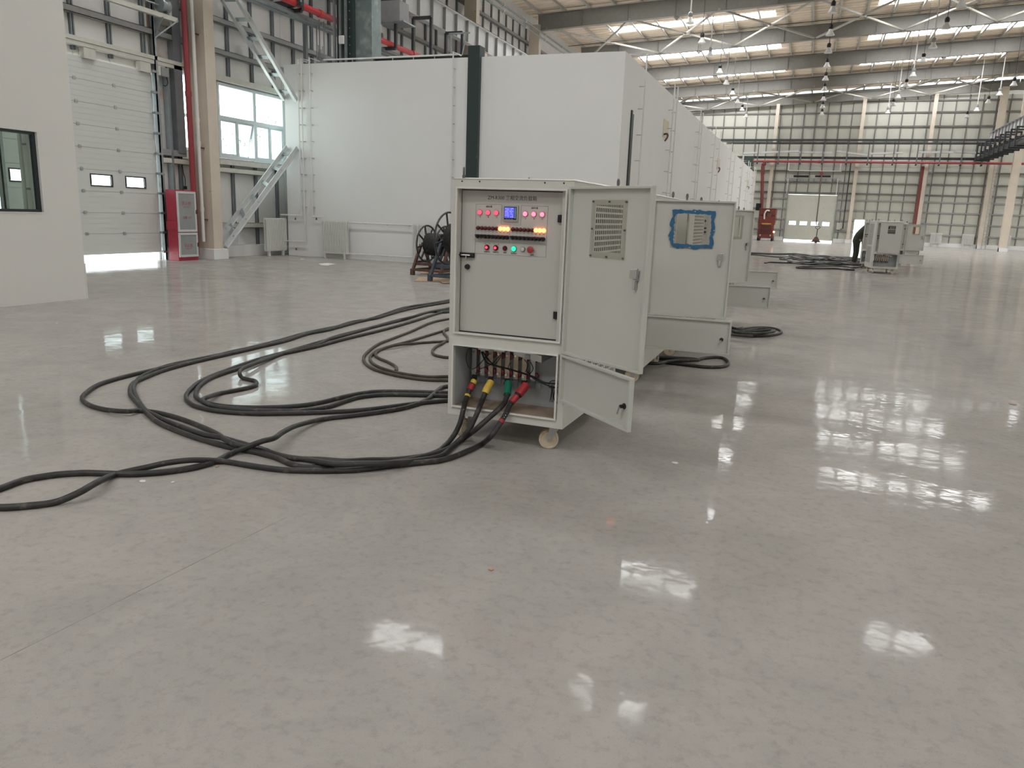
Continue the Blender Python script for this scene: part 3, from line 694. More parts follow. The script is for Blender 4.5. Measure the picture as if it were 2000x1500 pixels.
# ---------------------------------------------------------------- window_2 and window_3
def win(t, x0, x1, ya, yb, za, zb, e, m=M_FRAMEW):
    for bx in ((x0, x1, ya, yb, za, za+e), (x0, x1, ya, yb, zb-e, zb), (x0, x1, ya, ya+e, za+e, zb-e), (x0, x1, yb-e, yb, za+e, zb-e)):
        MB().box(*bx).build('frame_member', m, t)
w2 = thing('window_2', 'white framed multi pane window beside the beige column', 'window', kind='structure')
X0, X1 = -15.05, -14.93; y0, y1, z0, z1 = W2
win(w2, X0, X1, y0, y1, z0, z1, .075)
ym = xp(497, 230, -14.95).y; zm = xp(497, 241, -14.95).z
MB().box(X0, X1, ym-.06, ym+.06, z0+.075, z1-.075).build('mullion', M_FRAMEW, w2)
for a, b in ((y0+.075, ym-.06), (ym+.06, y1-.075)):
    MB().box(X0, X1, a, b, zm-.05, zm+.05).build('transom', M_FRAMEW, w2)
    MB().box(-15.0, -14.994, a, b, zm+.05, z1-.075).build('pane', M_GLASS, w2)
    c = (a+b)/2; MB().box(X0, X1, c-.03, c+.03, z0+.075, zm-.05).build('mullion', M_FRAMEW, w2)
    for i, (p, q) in enumerate(((a, c-.03), (c+.03, b))):
        e = .045
        mb = MB().box(-.025, .025, 0, q-p, -(zm-.05-z0-.075), -(zm-.05-z0-.075)+e).box(-.025, .025, 0, q-p, -e, 0).box(-.025, .025, 0, e, -(zm-.125-z0)+e, -e).box(-.025, .025, q-p-e, q-p, -(zm-.125-z0)+e, -e)
        s = mb.build('sash', M_FRAMEW, w2); s.location = (-14.98, p, zm-.05)
        MB().box(-.003, .003, e, q-p-e, -(zm-.125-z0)+e, -e).build('pane', M_GLASS, s)
        if a < ym-.5 and i == 1: s.rotation_euler.y = R(14)
w3 = thing('window_3', 'narrow bright window between the door jamb and the beige column', 'window', kind='structure')
win(w3, X0, X1, W3[0], W3[1], W3[2], W3[3], .05)
for z in (3.55, ): MB().box(X0, X1, W3[0]+.05, W3[1]-.05, z-.04, z+.04).build('transom', M_FRAMEW, w3)
MB().box(-15.0, -14.994, W3[0]+.05, W3[1]-.05, W3[2]+.05, W3[3]-.05).build('pane', M_GLASS, w3)
# canopy, tree and post outside the window
t = tag(MB().box(-16.6, -15.15, 9, 26, 4.72, 4.86).build('canopy', M_SOFFIT), 'pale canopy soffit seen through the top of the white framed window', 'canopy', kind='structure')
t = thing('lamp_post', 'pale post outside the white framed window', 'post', (-18.2, 23.9, -.06))
MB().cyl((0,0,0), (0,0,4.6), .10, 10).build('pole', M_SOFFIT, t); MB().bar((0,0,4.5), (0,-2.2,5.0), .06, .06).build('arm', M_SOFFIT, t)
def tree(x, y, h, label, seed):
    rnd = random.Random(seed); t = thing('slender_tree', label, 'tree', (x, y, -.06)); lv = MB()
    MB().tube([(0,0,0), (.03,.05,h*.5), (0,.1,h)], [.035, .02, .006], 6).build('trunk', M_BARK, t)
    for i in range(9):
        z = h*(.42+.06*i); a = rnd.uniform(0, 6.28); L = rnd.uniform(.5, .9)
        e = V((math.cos(a)*L, math.sin(a)*L, z+L*.7)); MB().tube([(0,.05,z), e], [.010, .004], 5).build('branch', M_BARK, t)
        for k in range(16):
            p = V((0,.05,z)).lerp(e, rnd.uniform(.3, 1.05))+V((rnd.uniform(-.12,.12), rnd.uniform(-.12,.12), rnd.uniform(-.12,.12)))
            d = V((rnd.uniform(-1,1), rnd.uniform(-1,1), rnd.uniform(-1,1))).normalized()*.05; e2 = d.orthogonal().normalized()*.02
            lv.add([p-d, p+e2, p+d, p-e2], [(0,1,2,3)])
    lv.build('foliage', M_LEAF, t, kind='stuff')
tree(-17.9, 22.3, 4.3, 'slender leafy sapling outside the right half of the white framed window', 4)
tree(-18.4, 20.4, 3.3, 'shorter sapling outside the left half of the white framed window', 5)
# ================================================================ load bank cabinets
CW, CD, ZB, ZT = .762, 1.20, .16, 1.595
def rect_ring(mb, x0, x1, z0, z1, t, y0, y1):
    mb.box(x0, x1, y0, y1, z1-t, z1).box(x0, x1, y0, y1, z0, z0+t).box(x0, x0+t, y0, y1, z0+t, z1-t).box(x1-t, x1, y0, y1, z0+t, z1-t); return mb
def holed(mb, w, z0, z1, h):
    o = [(0, z0), (w, z0), (w, z1), (0, z1)]; i = [(h[0], h[2]), (h[1], h[2]), (h[1], h[3]), (h[0], h[3])]
    vs = [(x, y, z) for y in (0, .003) for x, z in o+i]; fs = []
    for k in range(4):
        j = (k+1) % 4; fs += [(k, j, 4+j, 4+k), (8+k, 12+k, 12+j, 8+j), (k, 8+k, 8+j, j), (4+k, 4+j, 12+j, 12+k)]
    return mb.add(vs, fs)
def grille_mesh():
    mb = MB()
    for (z0, z1) in ((.32, .80), (.87, 1.50)):
        n = round((z1-z0)/.036); p = (z1-z0)/n
        for i in range(n+1): mb.box(-.0015, .0015, .38, 1.14, z0+p*i-.0055, z0+p*i+.0055)
        for i in range(n):
            for j in range(18):
                y = .38+.76*j/17; mb.box(-.0012, .0012, y-.0078, y+.0078, z0+p*i+.0055, z0+p*(i+1)-.0055)
    return mb
def make_cabinet(name_label, loc, rz):
    t = thing('load_bank_cabinet', name_label, 'cabinet', loc, rz, 'load bank cabinets')
    # ---- sheet steel body
    mb = MB()
    mb.box(0, .037, 0, .02, ZB, ZT); mb.box(.724, CW, 0, .02, ZB, ZT)                       # stiles
    mb.box(.037, .724, 0, .02, 1.545, ZT); mb.box(.037, .724, 0, .02, .608, .680); mb.box(.037, .724, 0, .02, ZB, .214)
    for x0, x1 in ((0, .008), (CW-.008, CW)):
        mb.box(x0, x1, .02, .36, ZB, ZT); mb.box(x0, x1, 1.16, CD, ZB, ZT)
        mb.box(x0, x1, .36, 1.16, 1.51, ZT); mb.box(x0, x1, .36, 1.16, .81, .86); mb.box(x0, x1, .36, 1.16, ZB, .31)
    mb.box(.008, CW-.008, CD-.008, CD, ZB, ZT)
    mb.box(.008, CW-.008, .02, CD-.008, ZB, ZB+.02)
    mb.add([(-.004,-.004,ZT),(CW+.004,-.004,ZT),(CW+.004,CD+.004,ZT),(-.004,CD+.004,ZT),(.03,.10,ZT+.012),(CW-.03,.10,ZT+.012),(CW-.03,CD-.03,ZT+.012),(.03,CD-.03,ZT+.012)],
           [(0,3,2,1),(4,5,6,7),(0,1,5,4),(1,2,6,5),(2,3,7,6),(3,0,4,7)])
    mb.build('body', M_CAB, t)
    g = MB(); g.v, g.f = grille_mesh().v, grille_mesh().f
    for x in (.004, CW-.004):
        o = g.build('vent_grille', M_CAB, t, kind='stuff') if x < .1 else again(g_o, t); g_o = o; o.location.x = x
    mb = MB().box(.03, CW-.03, .33, CD-.05, .30, 1.53); mb.build('inner_shade_box', M_DARKIN, t)  # dark box whose colour stands for the shade inside, behind the slots
    mb = MB(); rect_ring(mb, .034, .727, .676, 1.549, .010, -.014, .0); rect_ring(mb, .028, .720, .211, .611, .010, -.014, 0); mb.build('opening_lip', M_LIP, t)
    mb = MB()
    for u in (.069, .182, .587, .700): mb.cyl((u, -.002, 1.581), (u, .001, 1.581), .0048, 10)
    mb.build('bolt_hole', M_BLACK, t)
    # ---- upper recess and control panel
    mb = MB().box(.037, .045, .02, .30, .68, 1.545).box(.690, .724, .02, .30, .68, 1.545).box(.045, .690, .02, .30, 1.537, 1.545).box(.045, .690, .02, .30, .672, .680)
    mb.box(.045, .69, .29, .30, .68, 1.537); mb.build('recess_liner', M_CAB, t)
    mb = MB(); rect_ring(mb, .0452, .6895, .681, 1.5365, .006, .050, .058); mb.build('panel_gap_seal', M_BLACK, t)
    cp = MB().box(.049, .683, .048, .052, .688, 1.5315).build('control_panel', M_CPANEL, t, bevel=.0012)
    FY = .0478
    def on(mb_or_mesh, nm, m, loc=(0,0,0), **k):
        if isinstance(mb_or_mesh, MB): o = mb_or_mesh.build(nm, m, cp, **k)
        else: o = link(nm, mb_or_mesh, m, cp)
        o.location = loc; return o
    def put_text(body, u, z, size, m=M_INK, nm='lettering', width=None, bold=.002):
        me = text_mesh(body, size, bold=bold)
        if width:
            xs = [v.co.x for v in me.vertices]; s = width/(max(xs)-min(xs)) if xs else 1
            for v in me.vertices: v.co.x *= s
        o = link(nm, me, m, cp); o.location = (u, FY-.0003, z); o.rotation_euler = (PI/2, 0, 0); return o
    put_text('ZM-R300 三相交流负载箱', .370, 1.4915, .0285, nm='title_lettering', width=.308, bold=.002)
    mb = MB(); T = .0014
    def line(u0, z0, u1, z1): mb.bar((u0, FY, z0), (u1, FY, z1), T, T)
    for pl in ([(.141,1.240),(.141,1.454),(.307,1.454),(.305,1.341),(.430,1.341),(.430,1.452),(.595,1.452),(.594,1.240),(.141,1.240)], [(.362,1.341),(.362,1.240)], [(.141,1.234),(.594,1.234),(.594,1.164),(.141,1.164),(.141,1.234)]):
        for a, b in zip(pl[:-1], pl[1:]): line(*a, *b)
    on(mb, 'engraved_outline', M_INKG)
    def button(u, z, r, m, lensd=.012, bez=M_INKG, nm='indicator_lamp'):
        o = MB().lathe([(r*1.2,0),(r*1.2,.004),(r*1.02,.006),(r*1.02,.002)], (0,0,0), (0,-1,0), 20).build(nm, bez, cp); o.location = (u, FY, z)
        l = MB().lathe([(r,.002),(r,lensd*.6),(r*.8,lensd),(r*.35,lensd*1.1)], (0,0,0), (0,-1,0), 20).build('lamp_lens', m, cp, smooth=True); l.location = (u, FY, z)
    for u, l in ((.168,'A'),(.221,'B'),(.274,'C')): button(u, 1.406, .0135, M_LAMPR); put_text(l, u+.002, 1.379, .011)
    for u, l in ((.457,'A'),(.510,'B'),(.562,'C')): button(u, 1.406, .0135, M_LAMPP); put_text(l, u+.002, 1.379, .011)
    put_text('1路负载', .224, 1.440, .0125); put_text('2路负载', .512, 1.440, .0125)
    nums = ['1','2','5','8','10','15','20','20','30']
    kn = {}
    for base in (.1575, .3825):
        for i in range(9):
            u = base+.02405*i; lit = i >= 6
            key = 'l' if lit else 'd'; m = M_LAMPO if lit else M_LENSD
            if key not in kn:
                kn[key] = MB().lathe([(.0125,0),(.0125,.003),(.0105,.006),(.0105,.010),(.006,.013)], (0,0,0), (0,-1,0), 14).build('step_lamp', m, cp, smooth=True); kn[key].location = (u, FY, 1.315)
            else: again(kn[key], cp, (u, FY, 1.315))
            put_text(nums[i], u, 1.2935, .0085)
            if 'k' not in kn:
                kn['k'] = MB().lathe([(.0125,0),(.0125,.004),(.011,.016),(.009,.020)], (0,0,0), (0,-1,0), 14).box(-.004,.004,-.026,-.016,-.012,.012).build('selector_knob', M_BLACK, cp); o = kn['k']; o.location = (u, FY, 1.2665)
            else: o = again(kn['k'], cp, (u, FY, 1.2665))
            o.rotation_euler = (0, R(-40 + (80 if lit else 0)*.2), 0)
    for u, m, tx in ((.220, M_LAMPR, '电源开关'), (.277, M_LAMPR, '风机开关')):
        o = MB().lathe([(.0165,0),(.0165,.005),(.0135,.009),(.0135,.012)], (0,0,0), (0,-1,0), 20).build('rotary_switch', M_LENSD, cp); o.location = (u, FY, 1.203)
        o = MB().box(-.0035,.0035,-.016,-.0115,-.008,.008).box(-.008,.008,-.016,-.0115,-.0035,.0035).build('switch_glow', m, cp); o.location = (u, FY, 1.203)
        put_text(tx, u, 1.176, .0098); put_text('关', u-.013, 1.224, .0075); put_text('开', u+.015, 1.224, .0075)
    button(.336, 1.203, .0125, M_LENSD, nm='fault_lamp', bez=M_LENSD); put_text('故障', .336, 1.177, .0098)
    button(.393, 1.203, .0145, M_LAMPG, nm='power_lamp'); put_text('电源指示', .394, 1.175, .0095)
    button(.450, 1.203, .0125, M_WBTN, nm='push_button', bez=M_INKG)
    o = MB().lathe([(.011,0),(.011,.012),(.020,.014),(.020,.020),(.012,.024)], (0,0,0), (0,-1,0), 22).build('emergency_stop', M_MUSH, cp, smooth=True); o.location = (.502, FY, 1.203)
    put_text('急停', .508, 1.172, .0105)
    mtr = MB(); rect_ring(mtr, .319, .4145, 1.361, 1.452, .0085, FY-.012, FY); on(mtr, 'meter_bezel', M_ZINC)
    on(MB().box(.3275, .406, FY-.008, FY, 1.3695, 1.4435), 'meter_face', M_BLACK)
    on(MB().box(.3295, .389, FY-.009, FY-.008, 1.380, 1.4395), 'meter_screen', M_SCREEN)
    on(MB().box(.393, .400, FY-.009, FY-.008, 1.3775, 1.4395), 'meter_side_strip', mat('pale_blue_strip', (.25, .45, .55), .3, var=0))
    mb = MB(); rnd = random.Random(2)
    for i in range(7):
        for j in range(6):
            if rnd.random() < .8: mb.box(.332+.009*j, .332+.009*j+rnd.uniform(.003,.0075), FY-.0094, FY-.009, 1.384+.008*i, 1.387+.008*i)
    on(mb, 'meter_digits', M_SCRTXT)
    on(MB().box(.336,.352,FY-.0085,FY-.008,1.3725,1.3745).box(.354,.366,FY-.0085,FY-.008,1.3725,1.3745).box(.371,.381,FY-.0085,FY-.008,1.3725,1.3745), 'meter_keys', M_ZINC)
    # ---- panel hardware
    for z in (1.386, .832): MB().box(.660, .698, .036, .049, z-.021, z+.021).cyl((.679,.034,z-.022), (.679,.034,z+.022), .006, 8).build('panel_hinge', M_BLACK, t)
    mb = MB().box(.028, .141, .034, .047, 1.1365, 1.1665).cyl((.030, .028, 1.1515), (.138, .028, 1.1515), .0055, 8); mb.build('barrel_bolt', M_BLACK, t, bevel=.003)
    MB().cyl((.06,.024,1.1515),(.12,.024,1.1515),.0045,8).box(.095,.101,.012,.03,1.128,1.152).build('bolt_rod', M_CHROME, t)
    MB().lathe([(.0165,0),(.0165,.010),(.013,.016),(.013,.022)], (.095, .048, 1.082), (0,-1,0), 8).build('quarter_turn_lock', M_BLACK, t)
    # ---- lower compartment
    mb = MB().box(.030, .037, .02, .27, .2, .66).box(.718, .724, .02, .27, .2, .66).box(.037, .718, .262, .27, .2, .66).box(.037, .718, .02, .262, .650, .66); mb.build('compartment_liner', M_LINER, t)
    MB().box(.037, .718, .02, .262, .208, .216).build('floor_plate', M_DUSTY, t)
    us = [.085+.0575*i for i in range(8)]
    MB().box(.055, .075, .225, .262, .30, .65).build('terminal_bracket', M_ZINC, t)
    MB().box(.06, .53, .235, .250, .335, .365).box(.06, .53, .235, .250, .50, .54).build('terminal_rail', M_LINER, t)
    ins = None
    for i, u in enumerate(us):
        cu = M_COPPER if 1 < i < 7 else M_ZINC
        MB().box(u-.015, u+.015, .198, .204, .385, .56).build('busbar_strap', cu, t)
        for z in (.415, .525):
            if ins is None: ins = MB().lathe([(.012,0),(.021,.004),(.021,.022),(.012,.026)], (0,0,0), (0,1,0), 14).build('insulator', M_MAROON, t, smooth=True); ins.location = (u+.012, .206, z)
            else: again(ins, t, (u+.012, .206, z))
        MB().cyl((u, .18, .410), (u, .2, .410), .009, 6).cyl((u, .184, .535), (u, .2, .535), .007, 6).build('terminal_bolt', M_CHROME, t)
        MB().poly([(u-.016, .21, .385), (u+.016, .21, .385), (u+.020, .19, .345), (u-.020, .19, .345)], (0, .006, 0)).build('terminal_lug', M_DARKIN if i % 2 == 0 else M_INKG, t)
    for (a, b, z, sl) in ((.145, .325, .585, 0), (.385, .57, .575, -.03)):
        mb = MB().add([(a,.12,z-.02),(b,.12,z-.02+sl),(b,.12,z+.022+sl),(a,.12,z+.022),(a+.03,.25,z),(b+.03,.25,z+sl),(b+.03,.25,z+.035+sl),(a+.03,.25,z+.035)], [(0,1,2,3),(4,7,6,5),(0,4,5,1),(1,5,6,2),(2,6,7,3),(3,7,4,0)])
        mb.build('contact_box', M_ZINC, t); c = (a+b)/2; MB().box(c-.016, c+.016, .112, .12, z-.022+sl*.5, z+.006+sl*.5).build('box_latch', M_LINER, t)
    rnd = random.Random(5)
    def wire(pts, r=.0028): MB().tube(spline(pts, 6), r, 5).build('control_wire', M_BLACK, t)
    wire([(.14,.15,.56),(.075,.14,.565),(.055,.14,.50),(.075,.14,.44),(.11,.14,.435),(.15,.14,.47),(.19,.14,.52)])
    wire([(.16,.14,.55),(.20,.13,.49),(.25,.13,.475),(.33,.13,.465),(.42,.13,.45),(.52,.13,.43),(.60,.12,.405),(.70,.12,.41)], .006)
    wire([(.17,.14,.55),(.22,.13,.50),(.28,.13,.468),(.38,.13,.458),(.48,.12,.44),(.58,.12,.40),(.66,.11,.385),(.705,.11,.39)], .0045)
    wire([(.33,.14,.57),(.28,.14,.53),(.24,.14,.485),(.2,.14,.46),(.14,.14,.43),(.12,.15,.40)])
    wire([(.34,.14,.575),(.30,.14,.54),(.26,.14,.48)]); wire([(.36,.14,.50),(.345,.14,.47),(.36,.14,.44)])
    wire([(.45,.14,.53),(.475,.14,.50),(.46,.14,.45)]); wire([(.49,.14,.52),(.51,.14,.48),(.49,.14,.44)])
    wire([(.63,.10,.41),(.66,.09,.43),(.70,.10,.42),(.69,.10,.39),(.64,.09,.385),(.63,.10,.41)])
    wire([(.66,.10,.40),(.665,.09,.34),(.68,.09,.30),(.70,.09,.31),(.69,.10,.36),(.68,.10,.40)]); wire([(.65,.1,.40),(.655,.09,.36),(.65,.09,.31)], .004); wire([(.68,.1,.40),(.67,.09,.33),(.70,.09,.29),(.72,.09,.285)])
    MB().poly([(.652,.088,.33),(.662,.088,.33),(.668,.088,.295),(.64,.088,.295)], (0,.006,0)).build('wire_connector', M_INKG, t)
    # ---- doors
    def hinge_set(zs):
        for z in zs:
            MB().cyl((CW-.012,-.012,z-.032),(CW-.012,-.012,z+.032),.0075,8).box(CW-.034,CW-.012,-.006,0,z-.03,z-.01).box(CW-.034,CW-.012,-.006,0,z+.01,z+.03).build('door_hinge', M_ZINC, t)
    hinge_set((1.395, .822, .555, .41))
    def pan(w, z0, z1, hole=None):
        mb = MB()
        if hole: holed(mb, w, z0, z1, hole)
        else: mb.box(0, w, 0, .003, z0, z1)
        rect_ring(mb, 0, w, z0, z1, .014, -.024, .003); return mb
    hole = (.205, .42, 1.222, 1.466)
    ud = pan(.645, .622, 1.562, hole).build('upper_door', M_CABIN, t, bevel=.0015); ud.location = (CW-.006, -.016, 0)
    MB().box(.180, .457, -.006, -.002, 1.188, 1.493).build('window_pane', M_ACRYL, ud)
    mb = MB()
    for u, z in ((.19,1.483),(.447,1.483),(.19,1.198),(.447,1.198),(.318,1.483),(.318,1.198),(.19,1.34),(.447,1.34)): mb.cyl((u,-.010,z),(u,-.002,z),.005,8)
    mb.build('pane_screw', M_INKG, ud)
    MB().box(.535, .575, -.008, 0, 1.09, 1.145).poly([(.545,-.03,1.15),(.580,-.012,1.155),(.572,-.010,1.10),(.535,-.026,1.105)], (.0,-.012,0)).box(.545, .565, -.020, -.004, 1.045, 1.10).build('door_handle', M_CHROME, ud, bevel=.003)
    ld = pan(.70, .338, .618).build('lower_door', M_CABIN, t, bevel=.0015); ld.location = (CW-.006, -.016, 0)
    MB().lathe([(.016,0),(.016,.004),(.010,.006),(.010,.026)], (.63, 0, .458), (0,-1,0), 12).build('lock_barrel', M_BLACK, ld)
    MB().bar((.63,-.03,.458), (.612,-.03,.415), .012, .003, (0,1,0)).build('lock_key', M_CHROME, ld)
    # ---- castors, eye bolts
    for ix, x in enumerate((.085, CW-.085)):
        for iy, y in enumerate((.11, CD-.11)):
            mb = MB().box(-.05, .05, -.045, .045, ZB-.008, ZB).lathe([(.03,0),(.03,.014)], (0,0,ZB-.022), (0,0,1), 14)
            for s in (-1, 1): mb.poly([(-.03, s*.027, ZB-.02), (.03, s*.027, ZB-.02), (-.022, s*.027, .052), (-.042, s*.027, .052)], (0, s*.004, 0))
            mb.cyl((-.032,-.034,.0605), (-.032,.034,.0605), .008, 8)
            f = mb.build('caster_fork', M_ZINC, t); f.location = (x, y, 0)
            f.rotation_euler.z = R([[80, 100], [18, 75]][ix][iy])
            MB().lathe([(.022,-.021),(.047,-.019),(.050,-.022),(.0595,-.020),(.0605,-.014),(.0605,.014),(.0595,.020),(.050,.022),(.047,.019),(.022,.021)], (-.032,0,.0605), (0,1,0), 28).build('wheel', M_WHEEL, f, smooth=True)
    for x, y in ((.05,.06),(CW-.05,.06),(.05,CD-.06),(CW-.05,CD-.06)):
        MB().cyl((x,y,ZT+.004),(x,y,ZT+.024),.010,8).torus((x,y,ZT+.044), (1,.5,0), .022, .0065, 20, 6).build('eye_bolt', M_ZINC, t, smooth=True)
    return t, ud, ld
cab1, ud, ld = make_cabinet('grey load bank cabinet nearest the camera, doors open with four thick cables plugged in', (-2.011, 4.261, 0), -.024)
ud.rotation_euler.z = -.60+.024; ld.rotation_euler.z = -.745+.024
for _e in [c for c in cab1.children if c.name.startswith('eye_bolt')]: _e.data = _e.data.copy(); _e.data.materials[0] = M_INKG
_front_right = min((c for c in cab1.children if c.name.startswith('eye_bolt')), key=lambda c: -sum(v.co.x for v in c.data.vertices)/len(c.data.vertices)+sum(v.co.y for v in c.data.vertices)/len(c.data.vertices))
def kid(o, n): return [c for c in o.children if c.name.split('.')[0] == n]
SKIP = {'control_wire', 'lettering', 'meter_digits', 'meter_keys', 'wire_connector', 'bolt_hole', 'terminal_bolt', 'pane_screw'}
def copy_without(o, parent=None):          # a copy that leaves out what is too small to see on the farther ones
    c = o.copy(); COL.objects.link(c)
    if parent: c.parent = parent
    for ch in list(o.children):
        if ch.name.split('.')[0] not in SKIP: copy_without(ch, c)
    return c
def cabinet_copy(label, loc, rz, ua, la, full=False):
    c = copy_without(cab1); c['label'] = label; c.location = loc; c.rotation_euler.z = rz
    kid(c, 'upper_door')[0].rotation_euler.z = ua-rz; kid(c, 'lower_door')[0].rotation_euler.z = la-rz; return c
cab2 = cabinet_copy('second grey load bank cabinet in the row, door window ringed with blue sealant', (-1.965, 6.45, 0), 0, .111, .022)
cab3 = cabinet_copy('third grey load bank cabinet, seen only through the blue ringed door window', (-1.90, 8.0, 0), 0, R(-4), R(0))
cab4 = cabinet_copy('fourth grey load bank cabinet, tall door swung out past the blue ringed door', (-1.83, 10.25, 0), 0, R(56), R(10))
cab5 = cabinet_copy('fifth grey load bank cabinet, only its small lower door showing', (-1.86, 13.6, 0), 0, R(178), R(10))
# the third one keeps its doors shut
for d in ('upper_door', 'lower_door'):
    for o in kid(cab3, d): o.rotation_euler.z = R(178)
# blue sealant round the pane of the second cabinet
u2 = kid(cab2, 'upper_door')[0]
me = None
hole2 = (.175, .465, 1.212, 1.460)
def pan2():
    mb = holed(MB(), .645, .622, 1.562, hole2)
    rect_ring(mb, 0, .645, .622, 1.562, .014, -.024, .003); return mb
tmp = pan2().build('upper_door_sheet', M_CABIN, None); u2.data = tmp.data; bpy.data.objects.remove(tmp)
for o in kid(u2, 'window_pane'):
    tmp = MB().box(.150, .485, -.006, -.002, 1.178, 1.482).build('p', M_ACRYL, None); o.data = tmp.data; bpy.data.objects.remove(tmp)
rnd = random.Random(9); n = 72; vi = []; vo = []
for i in range(n):
    a = 2*PI*i/n; c, s = math.cos(a), math.sin(a); m_ = max(abs(c), abs(s))**.86
    hx, hz = .150, .127
    ri = rnd.uniform(-.004, .006); ro = .026+.012*math.sin(a*9+1)*rnd.uniform(.3, 1)+rnd.uniform(-.005, .005)
    vi.append((.318+c/m_*(hx-.004+ri), 1.334+s/m_*(hz-.006+ri))); vo.append((.318+c/m_*(hx+ro), 1.334+s/m_*(hz+ro)))
mb = MB(); vs = [(x, -.0115, z) for x, z in vi]+[(x, -.0115, z) for x, z in vo]+[(x, -.006, z) for x, z in vi]+[(x, -.006, z) for x, z in vo]
fs = []
for i in range(n):
    j = (i+1) % n; fs += [(i, j, n+j, n+i), (n+i, n+j, 3*n+j, 3*n+i), (i, 2*n+i, 2*n+j, j)]
mb.add(vs, fs); o = mb.build('blue_sealant_ring', M_BLUE, u2); o['label'] = 'ragged dark blue sealant around the window'
for u, z in ((.33,1.475),(.148,1.34),(.49,1.33),(.31,1.188)): MB().cyl((u,-.016,z),(u,-.010,z),.006,8).build('sealant_screw', M_ZINC, u2)
# far pair across the hall
A0 = zp(1701, 523.5, .16)
cabA = cabinet_copy('distant grey cabinet showing a slotted side and open lower bay', (A0.x, A0.y, 0), R(6), R(0), R(12))
for o in kid(cabA, 'upper_door'): o.rotation_euler.z = R(181)
cabB_p = zp(1679, 514.5, .16)
cabB = cabinet_copy('distant grey cabinet the stooping worker leans into', (cabB_p.x, cabB_p.y, 0), R(-8), R(60), R(-80))
cC = yp(1757, 490, A0.y+5.5)
cabC = cabinet_copy('distant grey cabinet mostly hidden behind the slotted one, door swung right', (cC.x-.60, A0.y+5.5, 0), R(-6), R(15), R(40))
# opening cut in far door A stays a window onto its dark inside

for c in (cabA, cabC, cab3, cab4, cab5):                 # these are switched off
    for o in [q for p in c.children for q in p.children]:
        if o.type == 'MESH' and o.data.materials and o.data.materials[0] in (M_LAMPR, M_LAMPP, M_LAMPO, M_LAMPG, M_SCREEN, M_SCRTXT):
            o.material_slots[0].link = 'OBJECT'; o.material_slots[0].material = M_BLACK if o.data.materials[0] == M_SCREEN else M_LENSD

bpy.data.objects.remove(_front_right)
# ================================================================ power cables
def fpl(px, py, d):       # a point on a plane parallel to the front of the nearest cabinet, d behind it
    ey = V((math.sin(.024), math.cos(.024), 0)); o = V((-2.011, 4.261, 0))+ey*d; dr = ray(px, py)
    return CP+dr*((o-CP).dot(ey)/dr.dot(ey))
CS = lambda pts: [(x/2.2222, 560+y/2.2222) for x, y in pts]
GR = 'power cables looping over the floor'
def ground(pts, r, lift=()):
    out = []
    for i, (x, y) in enumerate(pts):
        z = r+(lift[i] if i < len(lift) else 0); out.append(zp(x, y, z))
    return out
def cable(label, pts, r=.0165, m=M_RUBBER, k=7, n=10, group=GR):
    t = thing('power_cable', label, 'cable', (0, 0, 0), 0, group)
    MB().tube(spline(pts, k), r, n).build('sheath', m, t, smooth=True); return t
def sleeve(t, a, b, r, m, nm='tape_sleeve'):
    MB().tube(spline(a if len(a) > 2 else [a[0], (V(a[0])+V(a[-1]))/2, a[-1]], 5), r, 12).build(nm, m, t, smooth=True)
def hang(pts): return [fpl(*p) for p in pts]
L1 = hang([(927,742,.16),(918,760,.11),(911,778,.06),(905,800,-.035),(899,824,-.065),(889,846,-.085)])
L2 = hang([(959,746,.16),(951,760,.11),(942,782,.05),(936,797,-.035),(926,820,-.075),(914,842,-.10)])
L3 = hang([(993,747,.16),(991,768,.09),(986,785,.03),(974,799,-.035),(953,818,-.085),(930,838,-.13)])
L4 = hang([(1028,752,.16),(1013,770,.10),(997,789,.04),(987,810,-.04),(972,834,-.11),(958,853,-.15)])
r0 = .0165
# leftmost (yellow and red bands), runs out and round to the left
D = L1+ground([(872,868),(850,884)]+CS([(1790,748),(1690,765),(1560,780),(1450,781),(1330,783),(1260,768),(1200,742),(1100,716),(980,692),(850,655),(760,622),(690,590),(640,552),(592,500),(566,465),(572,425),(606,404),(700,366),(830,330),(960,300),(1100,268),(1240,235),(1330,206),(1430,186),(1540,156),(1660,128),(1780,96),(1950,66),(2080,40)]), r0)
tD = cable('black cable with yellow and red bands on the leftmost terminal', D)
Cc = L2+ground([(890,866),(868,880)]+CS([(1850,733),(1720,749),(1600,752),(1500,757),(1390,750),(1280,746),(1200,728),(1140,706),(1050,680),(960,655),(880,640),(800,612),(740,590),(680,562),(630,535),(592,480),(580,430),(622,385),(720,345),(830,320),(1000,285),(1200,236),(1330,200),(1500,165),(1620,135),(1750,92),(1840,78),(1950,58),(2080,36)]), r0, [0,0,0,0,.02,.035,.03,.02,.0,.0,.02,.03,.02,.0])
tC = cable('black cable with a yellow taped end on the second terminal', Cc)
E_ = L3+ground([(905,857),(880,876),(862,890)]+CS([(1830,752),(1700,765),(1560,768),(1450,768),(1320,750),(1230,735),(1120,705),(1040,690),(980,665),(940,637),(870,605),(790,575),(700,550),(610,538),(540,541),(450,532),(385,512),(357,485),(380,455),(440,420),(560,385),(680,358),(800,334),(890,315),(1000,283),(1120,258),(1250,228),(1340,200),(1440,180),(1530,152),(1640,135),(1745,98),(1800,82),(1950,62),(2080,38)]), r0, [0,0,0,.0,.03,.04,.04,.02,0,0,.03,.035,.02,0,.0,.0,.0,.02])
tE = cable('black cable with a green taped end, sweeping widest to the left', E_)
